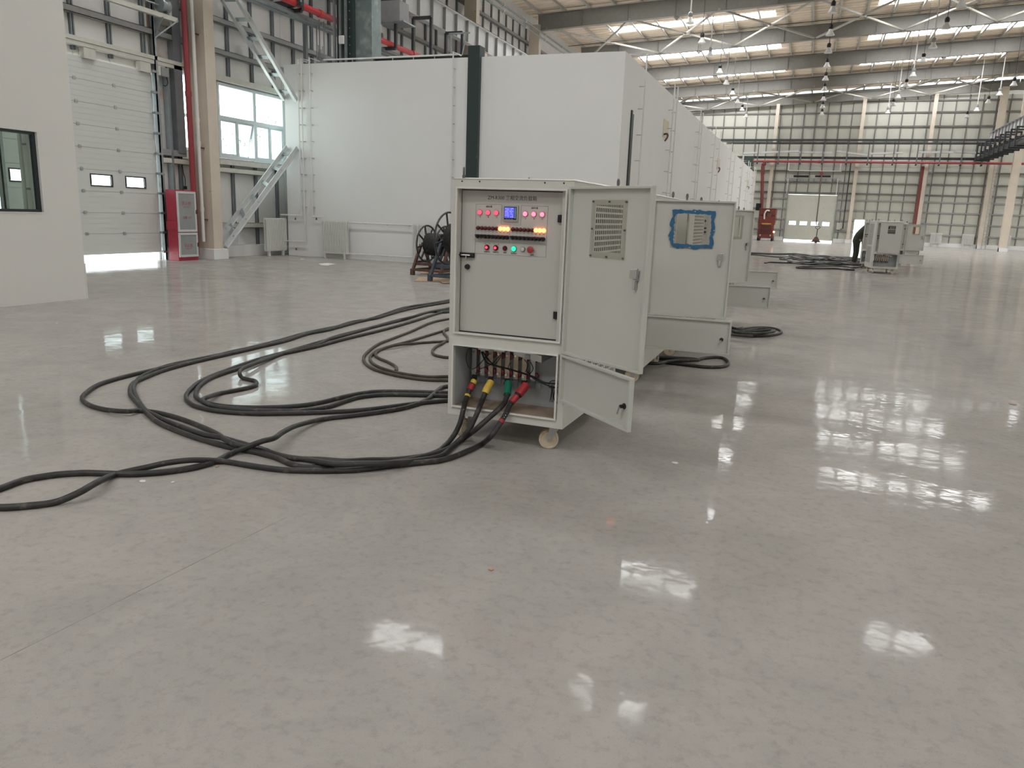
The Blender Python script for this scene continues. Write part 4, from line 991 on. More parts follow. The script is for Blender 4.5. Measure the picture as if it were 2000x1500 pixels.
A_ = L4+ground([(940,868),(915,880),(888,891),(860,899)]+CS([(1840,762),(1700,776),(1560,793),(1450,798),(1280,797),(1180,789),(1080,775),(960,757),(840,752),(730,764),(640,783),(560,800),(490,818),(420,850),(340,895),(240,935),(130,950),(0,958),(-90,945),(-130,915),(-80,895),(0,876),(100,840),(190,823),(270,813),(370,808),(450,810),(540,813),(620,811),(720,803),(810,790),(880,775),(940,755),(1010,720),(1080,692),(1140,670),(1190,657),(1230,630),(1290,602),(1400,575),(1520,560),(1640,545),(1760,524),(1850,492),(1900,450),(1940,432),(2080,428)]), r0,
   [0]*12+[.035,.03,.01,0,.0,.035,.03]+[0]*15+[0,0,0,.0,.03,.06,.06,.05,.03,0,0,0,0])
tA = cable('black cable with a long red taped end, crossing itself at far left', A_)
def along(pts, t0, t1, n=7):
    s = spline(pts, 12); L = [0]
    for a, b in zip(s[:-1], s[1:]): L.append(L[-1]+(b-a).length)
    out = []
    for i in range(n):
        d = t0+(t1-t0)*i/(n-1); j = max(k for k in range(len(L)) if L[k] <= d+1e-9); j = min(j, len(s)-2)
        out.append(s[j].lerp(s[j+1], (d-L[j])/max(1e-9, L[j+1]-L[j])))
    return out
def band(t, L, t0, t1, r, m, nm='tape_sleeve', label=None):
    o = MB().tube(along(L, t0, t1), r, 14).build(nm, m, t, smooth=True)
    if label: o['label'] = label
band(tD, L1, .005, .030, .020, M_TY, label='yellow tape band'); band(tD, L1, .040, .080, .021, M_TR, label='red tape band'); band(tD, L1, .115, .132, .019, M_TY, label='yellow tape band')
band(tC, L2, .0, .095, .0235, M_TY, label='yellow tape sleeve')
band(tE, L3, .0, .105, .0235, M_TG, label='green tape sleeve')
band(tA, L4, .0, .085, .027, M_TR, label='red tape sleeve'); band(tA, L4, .085, .10, .0225, M_DARKIN); band(tA, L4, .10, .155, .0215, M_TR, label='red tape sleeve'); band(tA, L4, .305, .325, .0185, M_TR, label='red tape band')
for L, a, t in ((L4, .17, tA), (L4, .245, tA), (L1, .215, tD)):
    p = along(L, a, a+.04, 5); MB().tube([q+(CP-q).normalized()*.0145+V((.004*(-1)**i, 0, 0)) for i, q in enumerate(p)], .0035, 4).build('chalk_mark', M_MARK, t)
cable('black cable forming the outer rim of the middle loop', ground(CS([(2050,70),(1940,95),(1870,108),(1800,128),(1700,152),(1550,195),(1400,236),(1250,280),(1130,312),(1000,356),(880,405),(822,450),(808,480),(825,505),(860,522),(950,540),(1100,550),(1300,548),(1500,540),(1620,530),(1700,520),(1820,505),(1940,494),(2060,490)]), r0, [0]*2+[.03,.03]))
cable('black cable forming the inner rim of the middle loop', ground(CS([(2060,80),(1945,104),(1870,125),(1800,148),(1650,190),(1500,226),(1380,258),(1300,276),(1180,302),(1080,340),(930,390),(866,430),(850,462),(856,484),(900,505),(1000,521),(1150,524),(1300,516),(1400,500),(1480,480),(1560,464),(1640,455),(1760,455),(1940,460),(2060,462)]), r0))
cable('black cable with a sharp kink inside the middle loop', ground(CS([(2060,88),(1945,110),(1860,110),(1760,140),(1600,180),(1450,218),(1380,250),(1290,272),(1200,300),(1110,332),(1052,356),(1040,376),(1052,395),(1085,404),(1108,410),(1112,424),(1085,436),(1020,450),(950,464),(900,480),(878,492),(890,505),(935,520),(1020,532),(1150,538),(1300,538),(1420,522),(1500,496),(1570,478),(1700,468),(1940,474),(2060,478)]), r0, [0]*8+[.0,.02,.03,.03]+[0]*7+[.03,.03,.02,.0]))
cable('brown dusty cable, outermost of the small loops by the cabinet', ground(CS([(2040,125),(1945,140),(1870,156),(1780,195),(1700,226),(1640,250),(1592,286),(1578,312),(1592,338),(1630,360),(1700,380),(1780,395),(1860,404),(1940,406),(2040,408)]), .0145), .0145, M_RUBBERB)
cable('brown dusty cable, middle one of the small loops by the cabinet', ground(CS([(2040,170),(1945,186),(1850,214),(1770,238),(1700,256),(1640,276),(1608,302),(1612,326),(1640,346),(1690,364),(1745,377),(1850,391),(1940,390),(2040,390)]), .0145), .0145, M_RUBBERB)
cable('brown dusty cable, innermost of the small loops, with a hooked end', ground(CS([(2040,225),(1945,236),(1880,240),(1800,246),(1720,254),(1660,270),(1630,290),(1640,308),(1680,325),(1712,342),(1722,358),(1716,366)]), .0145, [0,0,0,0,.02]), .0145, M_RUBBERB)
cable('short brown cable bent in tight curls beside the cabinet edge', ground(CS([(2040,170),(1948,180),(1926,196),(1938,215),(1944,228),(1920,246),(1890,262),(1876,280),(1888,296),(1920,304),(1948,307),(2040,310)]), .0145), .0145, M_RUBBERB)
# coils to the right of the second cabinet
o5 = lambda pts: [(1230+a/3.573, 340+b/3.573) for a, b in pts]
G2 = 'cable coils behind the open doors'
cable('black cable loop on the floor below the second small door', ground(o5([(60,1300),(160,1290),(260,1300),(380,1303),(470,1296),(520,1285),(600,1278),(655,1285),(684,1310),(678,1335),(620,1346),(520,1345),(400,1332),(300,1320),(220,1312),(100,1310)]), r0), group=G2)
cable('second black cable lying within the loop under the small door', ground(o5([(80,1315),(200,1322),(260,1308),(340,1300),(420,1300),(480,1298),(440,1290),(360,1285),(260,1280),(120,1275)]), r0, [.03]*10), group=G2)
coil = [(480,1078),(560,1088),(640,1100),(720,1120),(840,1130),(960,1128),(1040,1115),(1058,1100),(1030,1082),(960,1072),(860,1072),(760,1080),(680,1070),(655,1084),(700,1110),(800,1118),(930,1112),(1010,1098),(985,1085),(900,1078),(800,1092),(720,1072),(640,1048),(560,1050),(400,1058)]
cable('coiled black cable lying right of the second cabinet', ground(o5(coil), r0, [0]*6+[.0,.0,.0,.0,.0,.02,.03,.03,.03,.03,.03,.04,.05,.05,.05,.04,.02]), group=G2)
coil2 = [(300,1052),(420,1050),(540,1055),(620,1060),(690,1085),(760,1105),(860,1110),(950,1108),(1000,1095),(960,1090),(880,1095),(780,1098),(700,1092),(660,1100),(720,1122),(860,1132)]
cable('another turn of black cable within the coil on the right', ground(o5(coil2), r0, [.06]*16), group=G2)
cable('thin cable trailing between the first and second cabinets', ground([(1180,648),(1260,655),(1330,648),(1400,650),(1450,640)], r0), group=G2)
# far mass of cables
c6_ = lambda pts: [(1470+a/8.696, 380+b/8.696) for a, b in pts]
G3 = 'dark cables strewn before the stooping worker'
far_l = ['topmost', 'second from the top', 'third from the top', 'fourth from the top', 'fifth from the top', 'sixth from the top', 'seventh from the top', 'eighth from the top', 'ninth from the top', 'lowest']
far = [[(-200,985),(0,990),(300,1002),(700,1004),(1000,1030),(1300,1050),(1750,1075),(1900,1120)],
       [(-200,1000),(0,1003),(250,1012),(600,1020),(900,1030),(1200,1060),(1500,1070),(1850,1110)],
       [(-200,1018),(0,1022),(200,1040),(450,1062),(700,1060),(1000,1075),(1300,1100),(1800,1120)],
       [(450,1075),(520,1090),(600,1085),(800,1070),(1100,1100),(1400,1120),(1850,1140)],
       [(460,1095),(560,1110),(650,1130),(760,1160),(900,1160),(1200,1140),(1500,1150),(1880,1160)],
       [(700,1020),(900,1050),(1050,1080),(1200,1110),(1350,1080),(1500,1100),(1700,1130),(1880,1150)],
       [(205,1160),(300,1150),(500,1158),(800,1165),(1000,1190),(1300,1190),(1700,1190),(1920,1200)],
       [(800,1150),(1000,1130),(1200,1150),(1400,1170),(1600,1165),(1900,1190)],
       [(740,1238),(800,1225),(1000,1225),(1200,1215),(1400,1210),(1600,1225),(1750,1245),(1950,1200)],
       [(740,1240),(900,1252),(1150,1255),(1400,1258),(1600,1275),(1730,1280)]]
for i, p in enumerate(far):
    cable(f'black cable strewn before the distant cabinets, {far_l[i]}', ground(c6_(p), .03, [.012*(i % 3)]*len(p)), .026, k=5, n=6, group=G3)
rnd = random.Random(21)
for i in range(8):
    y0 = 1010+22*i; x0 = 560+rnd.uniform(0, 260); n = 7
    p = [(x0+(1900-x0)*k/(n-1), y0+(1090+14*i-y0)*k/(n-1)+rnd.uniform(-16, 16)) for k in range(n)]
    cable(f'dense tangle cable at the stooping worker feet, {ORD[i]} from the far side', ground(c6_(p), .035, [.015*(i % 4)]*n), .026, k=5, n=6, group='tangle of cables at the worker feet')
# ================================================================ cable reels
def reel(label, cx, cy, yaw, rw, ch, wide, frame_m, coil_r, rail_m):
    t = thing('cable_reel', label, 'cable reel', (cx, cy, 0), yaw, 'cable reels on stands')
    for s, x in ((0, 0), (1, wide)):
        mb = MB().torus((x,0,ch), (1,0,0), rw, .020, 40, 8)
        for k in range(8):
            a = 2*PI*k/8+.2; mb.bar((x,0,ch), (x, rw*math.cos(a), ch+rw*math.sin(a)), .028, .028)
        mb.cyl((x-.05,0,ch), (x+.05,0,ch), .07, 14); mb.build('spoked_wheel', M_DARK, t)
    mb = MB()
    for k in range(6):
        a = 2*PI*k/6; mb.bar((0, .2*math.cos(a)*rw/.4, ch+.2*math.sin(a)*rw/.4), (wide, .2*math.cos(a)*rw/.4, ch+.2*math.sin(a)*rw/.4), .03, .03)
    mb.cyl((-.14,0,ch), (wide+.14,0,ch), .024, 10); mb.build('drum', M_DARK, t)
    n = int((wide-.1)/.033)
    for layer, rr in enumerate((coil_r, coil_r*.93)):
        pts = []
        for i in range(n*18):
            a = 2*PI*i/18+layer; x = .05+(wide-.1)*i/(n*18); q = rr*(1+.02*math.sin(i*.37+layer)); pts.append((x, q*math.cos(a), ch+q*math.sin(a)-.01))
        MB().tube(pts, .0165, 6).build('wound_cable', M_RUBBER, t, smooth=True)
    mb = MB().tube(spline([(wide*.3, -.02, ch-coil_r), (wide*.35, -.05, ch-coil_r-.08), (wide*.5, -.02, ch-coil_r-.05), (wide*.6, .02, ch-coil_r)], 6), .016, 6); mb.build('loose_turn', M_RUBBER, t)
    for x in (-.13, wide+.13):
        mb = MB()
        for s in (-1, 1): mb.bar((x, s*rw*.9, .10), (x, s*.05, ch-.03), .055, .055); mb.box(x-.04, x+.04, s*rw*.9-.04, s*rw*.9+.04, 0, .14)
        mb.box(x-.04, x+.04, -.07, .07, ch-.05, ch-.024); mb.bar((x,-rw*.9,.12), (x,rw*.9,.12), .05, .05); mb.bar((x, -rw*.55, ch*.42), (x, rw*.55, ch*.42), .04, .04)
        mb.build('side_frame', frame_m, t)
    MB().bar((-.13,-rw*.6,ch*.36), (wide+.13,-rw*.6,ch*.36), .05, .06).build('cross_rail', rail_m, t)
    MB().bar((-.13,-rw*.9,.12), (wide+.13,-rw*.9,.12), .05, .05).bar((-.13,rw*.9,.12), (wide+.13,rw*.9,.12), .05, .05).build('base_rail', frame_m, t)
    return t
w = yp(834, 476, 15.75); reel('smaller cable reel with black spoked wheels on a rusty stand', w.x, 15.75, R(-8), .40, w.z, .50, M_RUST, .235, M_RUST)
w = yp(877, 466, 14.65); reel('larger cable reel with black spoked wheels on a blue grey stand', w.x, 14.65, R(-8), .53, w.z, .62, M_BLUEST, .30, M_BLUEST)
def sheet_thing(label, pts, z=.004, th=.006):
    t = tag(MB().poly([zp(x, y, z) for x, y in pts], (0, 0, th)).build('cardboard_sheet', M_CARD), label, 'cardboard', 'cardboard under the reels'); return t
c3_ = lambda pts: [(780+a/8.825, 390+b/8.825) for a, b in pts]
sheet_thing('flat cardboard sheet in front of the rusty reel stand', c3_([(260,1405),(340,1340),(630,1330),(900,1325),(900,1400),(640,1420)]))
sheet_thing('crumpled cardboard strip beneath the rusty reel stand', c3_([(360,1270),(370,1220),(600,1215),(760,1240),(640,1290),(430,1280)]))
sheet_thing('cardboard piece under the blue grey reel stand', c3_([(690,1395),(760,1360),(1000,1340),(1000,1440),(740,1440)]), .012)
# ================================================================ hydrant cabinet
hx, hy0, hy1, hz = -14.36, xp(346.5, 450, -14.36).y, xp(385, 450, -14.36).y, 1.70
hc = thing('hydrant_cabinet', 'red fire hydrant cabinet with grey glazed doors beside the beige column', 'cabinet', (hx, hy0, 0)); wd = hy1-hy0
MB().box(-.30, 0, 0, wd, .0, hz).build('case', M_FIRE, hc, bevel=.006)
for z0, z1, nm in ((.70, hz-.03, 'door'), (.09, .68, 'door')):
    mb = MB(); e = .055
    mb.box(0, .025, .012, wd-.012, z0, z0+e).box(0, .025, .012, wd-.012, z1-e, z1).box(0, .025, .012, .012+e, z0+e, z1-e).box(0, .025, wd-.012-e, wd-.012, z0+e, z1-e)
    d = mb.build(nm, M_ALU, hc, bevel=.003)
    MB().box(.004, .012, .012+e, wd-.012-e, z0+e, z1-e).build('pane', M_FROST, d)
    MB().box(.025, .04, wd-.04, wd-.028, (z0+z1)/2-.05, (z0+z1)/2+.05).build('handle', M_BLACK, d)
    def wr(tx, z, size, d=d):
        me = text_mesh(tx, size); o = link('lettering', me, M_REDINK, d); o.location = (.0128, wd/2, z); o.rotation_euler = (PI/2, 0, PI/2)
    if z0 > .5: wr('消火栓', 1.38, .105); wr('FIRE HYDRANT', 1.30, .03); wr('火警 119', 1.04, .075)
    else: wr('灭火器', .36, .095); wr('EXTINGUISHER', .29, .03)
MB().box(-.30, .0, -.03, 0, .75, .95).build('side_flap', M_FIRE, hc)
# ================================================================ pipes on the column
t = thing('fire_riser_pipe', 'red fire riser pipe standing left of the beige column', 'pipe')
xr = -14.55; yr = xp(374, 300, xr).y
MB().cyl((xr, yr, .1), (xr, yr, 8.0), .068, 14).build('pipe_run', M_RED, t)
for z in (1.2, 4.0, 6.4): MB().cyl((xr, yr, z-.06), (xr, yr, z+.06), .08, 14).build('coupling', M_RED, t)
t = thing('rainwater_pipe', 'slim off white pipe clipped beside the red riser', 'pipe')
xw = -14.40; ywp = xp(389, 300, xw).y
MB().cyl((xw, ywp, .45), (xw, ywp, 9.0), .042, 12).build('pipe_run', M_PIPE, t)
for z in (1.25, 2.85, 3.4): MB().cyl((xw, ywp, z-.05), (xw, ywp, z+.05), .052, 12).build('coupling', M_PIPE, t)
for z in (1.0, 2.75, 5.4): MB().bar((xw, ywp, z), (xw, 16.05, z), .03, .03).build('pipe_bracket', M_RUST, t)
# ================================================================ column braces and electrical bits
def laced(label, foot_b, end_b, foot_f, end_f, n):
    t = thing('column_brace', label, 'brace', (0, 0, 0), 0, 'laced column braces', kind='structure')
    nn = (end_f-foot_f).cross(V((1,0,0))).normalized()
    for p, q in ((foot_b, end_b), (foot_f, end_f)): MB().bar(p, q, .016, .15, nn).bar(p+nn*.07, q+nn*.07, .09, .014, nn).build('angle_limb', M_ALU, t)
    for i in range(n):
        f = (i+.5)/n; MB().bar(foot_b.lerp(end_b, f), foot_f.lerp(end_f, f), .10, .012, nn).build('batten_plate', M_GALV, t)
yw_ = YW-.03
laced('lower pale laced brace rising like a ladder past the window', xp(438, 452, -14.5), yp(561, 287, yw_), xp(441, 480, -14.15), yp(581, 289, yw_), 6)
eb, ef = yp(556, 194, yw_), yp(580, 197, yw_); fb, ff = xp(441, 6, -14.5), xp(470, 6, -14.15)
laced('upper pale laced brace slanting down to the white room corner', fb+(fb-eb)*.5, eb, ff+(ff-ef)*.5, ef, 8)
MB_ = MB().poly([(-14.34, 16.4, .32), (-14.34, 17.0, .32), (-14.34, 17.0, .75), (-14.34, 16.7, .85), (-14.34, 16.4, .8)], (-.02, 0, 0)); tag(MB_.build('gusset_plate', M_ALU), 'pale gusset plate at the foot of the lower brace', 'plate', kind='structure')
p = xp(323, 141, -14.80); t = thing('junction_box', 'grey electrical box under the door head beam with a hanging cable tail', 'box', p)
MB().box(-.1, 0, -.11, .11, -.10, .10).build('case', M_GIRT, t); MB().tube(spline([(-.03, .06, -.1), (-.02, .08, -.22), (-.02, .02, -.30), (-.02, -.06, -.31)], 5), .014, 6).build('cable_tail', M_BLACK, t)
t = thing('wire', 'thin black wire with a plug hanging above the hydrant cabinet', 'wire')
p0 = xp(357, 330, -14.88); p1 = xp(362, 366, -14.88); MB().tube(spline([p0+V((0,0,.6)), p0, (p0+p1)/2+V((0,.03,0)), p1], 6), .010, 5).build('lead', M_BLACK, t); MB().box(p1.x-.02, p1.x+.02, p1.y-.04, p1.y+.04, p1.z-.05, p1.z+.03).build('plug', M_BLACK, t)
# ================================================================ services above the white room
YS = 19.55
t = thing('cable_duct', 'weathered blue grey sheet steel duct standing on the white room roof', 'duct')
a = yp(684, 100, YS); b = yp(716, 100, YS)
mb = MB().poly([(a.x, YS+.25, ZW-.1), (b.x-.05, YS+.25, ZW-.1), (b.x+.02, YS+.25, ZW+.25), (b.x, YS+.25, 9.0), (a.x, YS+.25, 9.0)], (0, .5, 0)); mb.build('duct_sheet', M_DUCT, t)
MB().box(a.x-.16, a.x+.02, YS+.1, YS+.7, ZW-.1, 9.0).build('dark_return', M_GREEN, t)
for i in range(14): MB().cyl((a.x-.07, YS+.1, 5.6+.22*i), (a.x-.07, YS+.085, 5.6+.22*i), .014, 6).build('rivet', M_ZINC, t)
t = thing('cable_ladder', 'upright grey steel channels with a white box, left of the weathered duct', 'cable ladder')
for px in (653, 664.5, 675): 
    x = yp(px, 60, YS).x; MB().box(x-.03, x+.03, YS-.02, YS+.04, ZW+.02, 9.2).build('upright', M_GALV, t)
x0_, x1_ = yp(656, 60, YS).x, yp(672, 60, YS).x
MB().box(x0_, x1_, YS+.05, YS+.09, ZW-.1, 9.2).build('dark_backing', M_GREEN, t)
p = yp(668, 78, YS-.05); MB().box(p.x-.085, p.x+.085, p.y-.05, p.y+.0, p.z-.11, p.z+.11).build('white_box', M_PIPE, t, bevel=.02)
t = thing('vent_pipes', 'cluster of thin grey vent pipes standing left of the steel channels', 'pipe')
for px, pt in ((619, 42), (624.5, 38), (633, 42)):
    x = yp(px, 90, YS+.3).x; MB().cyl((x, YS+.3, ZW-.1), (x, YS+.3, yp(px, pt, YS+.3).z), .018, 8).build('pipe_run', M_GALV, t)
x = yp(626, 100, YS+.3).x
for dx, h in ((-.14, .85), (-.05, .7), (.06, .8)): MB().tube([(x+dx, YS+.32, ZW-.1), (x+dx, YS+.32, ZW+h*.75), (x+dx+.06, YS+.32, ZW+h*.75), (x+dx+.06, YS+.32, ZW-.1)], .012, 6).build('pipe_bend', M_GIRT, t)
x = yp(596, 60, YS+.3).x; tag(MB().box(x-.05, x+.05, YS+.25, YS+.35, ZW-.1, 6.5).build('steel_post', M_STUD), 'dark steel post behind the top left of the white room', 'post', kind='structure')
# trapeze frames with the red main and trays along the left crane beam
def trapeze(label, x0, x1, y, ztop, zbot):
    t = thing('pipe_hanger', label, 'bracket', (0,0,0), 0, 'dark U shaped pipe hangers on the left crane beam', kind='structure')
    for x in (x0, x1): MB().box(x-.045, x+.045, y-.045, y+.045, zbot, ztop).build('upright', M_DARK, t)
    MB().box(x0, x1, y-.045, y+.045, zbot-.05, zbot+.05).build('lower_bar', M_DARK, t); MB().box(x0, x1, y-.045, y+.045, ztop-.05, ztop+.05).build('upper_bar', M_DARK, t)
for i, (pa, pb, y) in enumerate(((560, 590, 18.6), (740, 773, 23.4), (807, 842, 25.7), (871, 903, 28.0))):
    trapeze(f'dark steel pipe hanger frame, {ORD[i]} one along the left crane beam', yp(pa, 60, y).x, yp(pb, 60, y).x, y, 7.95, 6.5)
t = thing('fire_main', 'bright red fire main running beneath the left crane beam', 'pipe')
MB().cyl((-13.3, 15.0, 6.63), (-13.3, 66, 6.63), .085, 14).build('pipe_run', M_REDB, t)
for y in (19.5, 22.3, 24.9, 28): MB().cyl((-13.3, y-.07, 6.63), (-13.3, y+.07, 6.63), .105, 14).build('coupling', M_REDB, t)
for x in (-13.85, -13.58):
    t = thing('cable_tray', 'galvanised cable tray under the ' + ('outer' if x < -13.7 else 'inner') + ' side of the red fire main', 'cable tray')
    MB().box(x-.10, x+.10, 15, 66, 6.44, 6.45).build('tray_bottom', M_GALV, t); MB().box(x-.10, x-.095, 15, 66, 6.45, 6.50).box(x+.095, x+.10, 15, 66, 6.45, 6.50).build('tray_side', M_GALV, t)
t = thing('plant_box', 'grey boxed unit hung beneath the left crane beam', 'box')
a = yp(744, 12, 23.3); b = yp(786, 38, 23.3)
MB().box(a.x, b.x-.1, 23.3, 23.9, b.z-.05, a.z+.15).build('case', M_GIRT, t); MB().box(a.x-.1, b.x+.1, 23.2, 24.0, b.z-.09, b.z-.05).build('tray', M_GALV, t)
t = thing('antenna_bar', 'thin grey bar with strut above the white room, left of the green post', 'bracket')
a, b, c = yp(877, 66, 21.5), yp(918, 64, 21.5), yp(893, 112, 21.5); c.z = ZW-.125; _e = yp(881, 112, 21.5); _e.z = ZW-.125; MB().tube([a, b], .022, 6).tube([yp(911, 66, 21.5), c], .022, 6).tube([yp(881, 66, 21.5), _e], .022, 6).build('bar', M_GALV, t)
t = thing('strut_plate', 'pale slanted plate with a black clamp beside the far beige column', 'bracket'); a = yp(742, 55, 23.4)
MB().bar(yp(745, 44, 23.4), yp(739, 70, 23.4), .1, .03).bar(yp(738, 84, 23.4), yp(714, 110, 23.4), .12, .04).build('plate', M_ALU, t); MB().box(a.x-.06, a.x+.06, 23.35, 23.5, a.z-.3, a.z-.14).build('clamp', M_BLACK, t)
t = thing('low_hanger', 'dark trapeze carrying a red pipe end above the window', 'bracket')
a, b = yp(534, 12, 18.4), yp(590, 5, 18.4); MB().bar(a, b, .14, .16).build('bar', M_DARK, t); MB().cyl((b.x, 18.35, b.z), (b.x, 18.35, b.z+1.5), .025, 6).build('hanger_rod', M_GALV, t)
for i, z in enumerate((10.05, 10.32)):
    t = thing('conduit', ['lower', 'upper'][i]+' grey conduit running along the left wall below the roof', 'conduit'); MB().cyl((-14.1, 15, z+.35), (-14.1, 72, z+.35), .045, 8).build('pipe_run', M_GALV, t)
    for y in range(17, 72, 3): MB().box(-14.16, -14.04, y, y+.06, z+.29, z+.41).build('pipe_clip', M_PIPE, t)
t = thing('wall_duct', 'dark grey duct standing on the far end of the white room roof', 'duct'); a, b = yp(1450.5, 306, 64), yp(1467, 335, 64)
MB().box(a.x, b.x, 64, 65, ZW-.1, a.z).build('case', M_GREEN, t)
# ================================================================ far wall services
YR = 72.4
fx = lambda px, py: yp(px, py, YR)
zt_, zl_, zr_ = fx(1700, 280).z, fx(1700, 309).z, fx(1700, 317.5).z
xa_, xb_ = fx(1440, 300).x-1, 12.4
for nm, lab, z, h, m in (('service_rail', 'black upper rail of the pipe rack across the far wall', zt_, .16, M_DARK), ('service_rail', 'black lower rail of the pipe rack across the far wall', zl_, .20, M_DARK)):
    tag(MB().box(xa_, xb_, YR, YR+.1, z-h/2, z+h/2).build(nm, m), lab, 'rail', kind='structure')
t = thing('fire_main', 'red fire main running across the far wall', 'pipe')
MB().cyl((fx(1467, 320).x, YR-.3, zr_), (24, YR-.3, zr_), .09, 12).build('pipe_run', M_RED, t)
for px in (1500, 1600, 1700, 1800, 1900): MB().cyl((fx(px, 318).x-.08, YR-.3, zr_), (fx(px, 318).x+.08, YR-.3, zr_), .12, 12).build('coupling', M_RED, t)
for i, px in enumerate((1481, 1522, 1565, 1607, 1654, 1696, 1745, 1791, 1836, 1878, 1919)):
    t = thing('pipe_hanger', f'black pipe hanger on the far wall rack, {ORD[i]} from the white room end', 'bracket', (0,0,0), 0, 'black pipe hangers across the far wall', kind='structure')
    x = fx(px, 300).x; MB().box(x-.045, x+.045, YR-.42, YR-.34, zr_-.2, zt_+.1).build('upright', M_FSTEEL, t); MB().box(x-.045, x+.045, YR-.42, YR+.02, zt_-.1, zt_).box(x-.045, x+.045, YR-.42, YR+.02, zr_-.22, zr_-.12).build('arm', M_DARK, t)
for i, (pa, ya, pb, yb2) in enumerate(((1452, 301, 1560, 297), (1560, 299, 1625, 300), (1634, 297, 1694, 305), (1695, 302, 1762, 300), (1790, 299, 1860, 299), (1865, 298, 1922, 301))):
    t = thing('cable_tray', f'loose galvanised cable tray length on the far wall rack, {ORD[i]} from the white room end', 'cable tray', (0,0,0), 0, 'cable tray lengths on the far wall rack')
    a, b = fx(pa, ya), fx(pb, yb2); MB().bar(a+V((0,-.15,0)), b+V((0,-.15,0)), .3, .05).build('tray_bottom', M_ALU, t); MB().bar(a+V((0,-.30,.06)), b+V((0,-.30,.06)), .01, .14).build('tray_side', M_ALU, t)
x = fx(1500, 300).x
t = thing('fire_riser_pipe', 'dark red riser pipe dropping behind the scissor lift', 'pipe'); p = fx(1493, 320)
MB().tube(spline([(p.x, YR-.3, zr_), (p.x+.02, YR-.3, zr_-.25), (p.x-.1, YR-.25, zr_-.5), (fx(1488, 400).x, YR-.2, 3), (fx(1486, 440).x, YR-.2, .1)], 3), .14, 10).build('pipe_run', M_REDDULL, t)
t = thing('fire_riser_pipe', 'dark red riser pipe beside the slim column near the doorway', 'pipe'); a, b = yp(1804, 325, 72.8), yp(1782, 478, 72.8)
MB().box(a.x-.16, a.x+.06, 72.7, 72.9, .1, a.z).build('pipe_run', M_REDDULL, t)
for i in range(12): MB().box(a.x-.30, a.x-.22, 72.64, 72.7, .5+.5*i, .54+.5*i).build('pipe_clip', M_ZINC, t)
for i, px in enumerate((1815, 1944)):
    t = thing('cage_ladder', ['slim steel ladder right of the red riser column', 'slim steel ladder right of the last tall far column'][i], 'ladder'); a, b = yp(px, 330, 72.6), yp(px-14-i*4, 460, 72.6); x = (a.x+b.x)/2
    for dx in (-.14, .14): MB().box(x+dx-.02, x+dx+.02, 72.6, 72.64, 0, 6.6).build('rail', M_GALV, t)
    rg = None
    for k in range(22):
        if rg is None: rg = MB().box(-.14, .14, -.012, .012, -.012, .012).build('rung', M_GALV, t); rg.location = (x, 72.62, .3)
        else: again(rg, t, (x, 72.62, 0.3+.28*k))
t = thing('service_pipe', 'black pipe running down left of the slim column by the doorway', 'pipe'); a, b = yp(1662, 318, 72.9), yp(1646, 449, 72.9)
MB().tube([(a.x, 72.9, a.z), (a.x, 72.9, 1.2), (b.x-.2, 72.9, 1.15)], .05, 8).build('pipe_run', M_DARK, t)
p = yp(1640, 442, 73.2); t = thing('distribution_box', 'small pale distribution box right of the far dock door', 'box', (p.x, 73.2, p.z)); MB().box(-.24, .24, -.12, .15, -.28, .28).build('case', M_DOORF, t); MB().box(-.2, .2, -.13, -.12, -.23, .23).build('lid', M_PANELF, t)
p = yp(1481.5, 404, 71); t = thing('wall_speaker', 'small black box mounted high above the scissor lift', 'box', (p.x, 71, p.z)); MB().box(-.22, .22, -.1, .1, -.30, .30).build('case', M_BLACK, t, bevel=.02); MB().box(-.02, .02, .1, 2.3, -.02, .02).build('bracket', M_DARK, t)
# right crane beam walkway frames
for i in range(9):
    y = 71.0-1.55*i
    t = thing('walkway_bracket', f'dark steel bracket frame under the right crane beam, {ORD[i]} from the far wall', 'bracket', (0,0,0), 0, 'dark bracket frames under the right crane beam', kind='structure')
    x0, x1 = 11.5, 12.4
    for x in (x0, x1): MB().box(x-.05, x+.05, y-.05, y+.05, 6.7, 7.95).build('upright', M_DARK, t)
    for z in (6.75, 7.3, 7.9): MB().box(x0, x1, y-.05, y+.05, z-.05, z+.05).build('cross_bar', M_DARK, t)
t = thing('cable_tray', 'dark cable tray carried by the right crane beam brackets', 'cable tray'); MB().box(11.6, 12.3, 56, 72.5, 6.80, 6.84).box(11.6, 11.63, 56, 72.5, 6.84, 7.0).box(12.27, 12.3, 56, 72.5, 6.84, 7.0).build('tray_bottom', M_DARK, t)
for i, z in enumerate((7.1, 7.45)):
    t = thing('service_pipe', ['lower', 'upper'][i]+' dark pipe along the right crane beam brackets', 'pipe'); MB().cyl((11.75+.3*i, 56, z), (11.75+.3*i, 72.5, z), .07, 8).build('pipe_run', M_DARK, t)
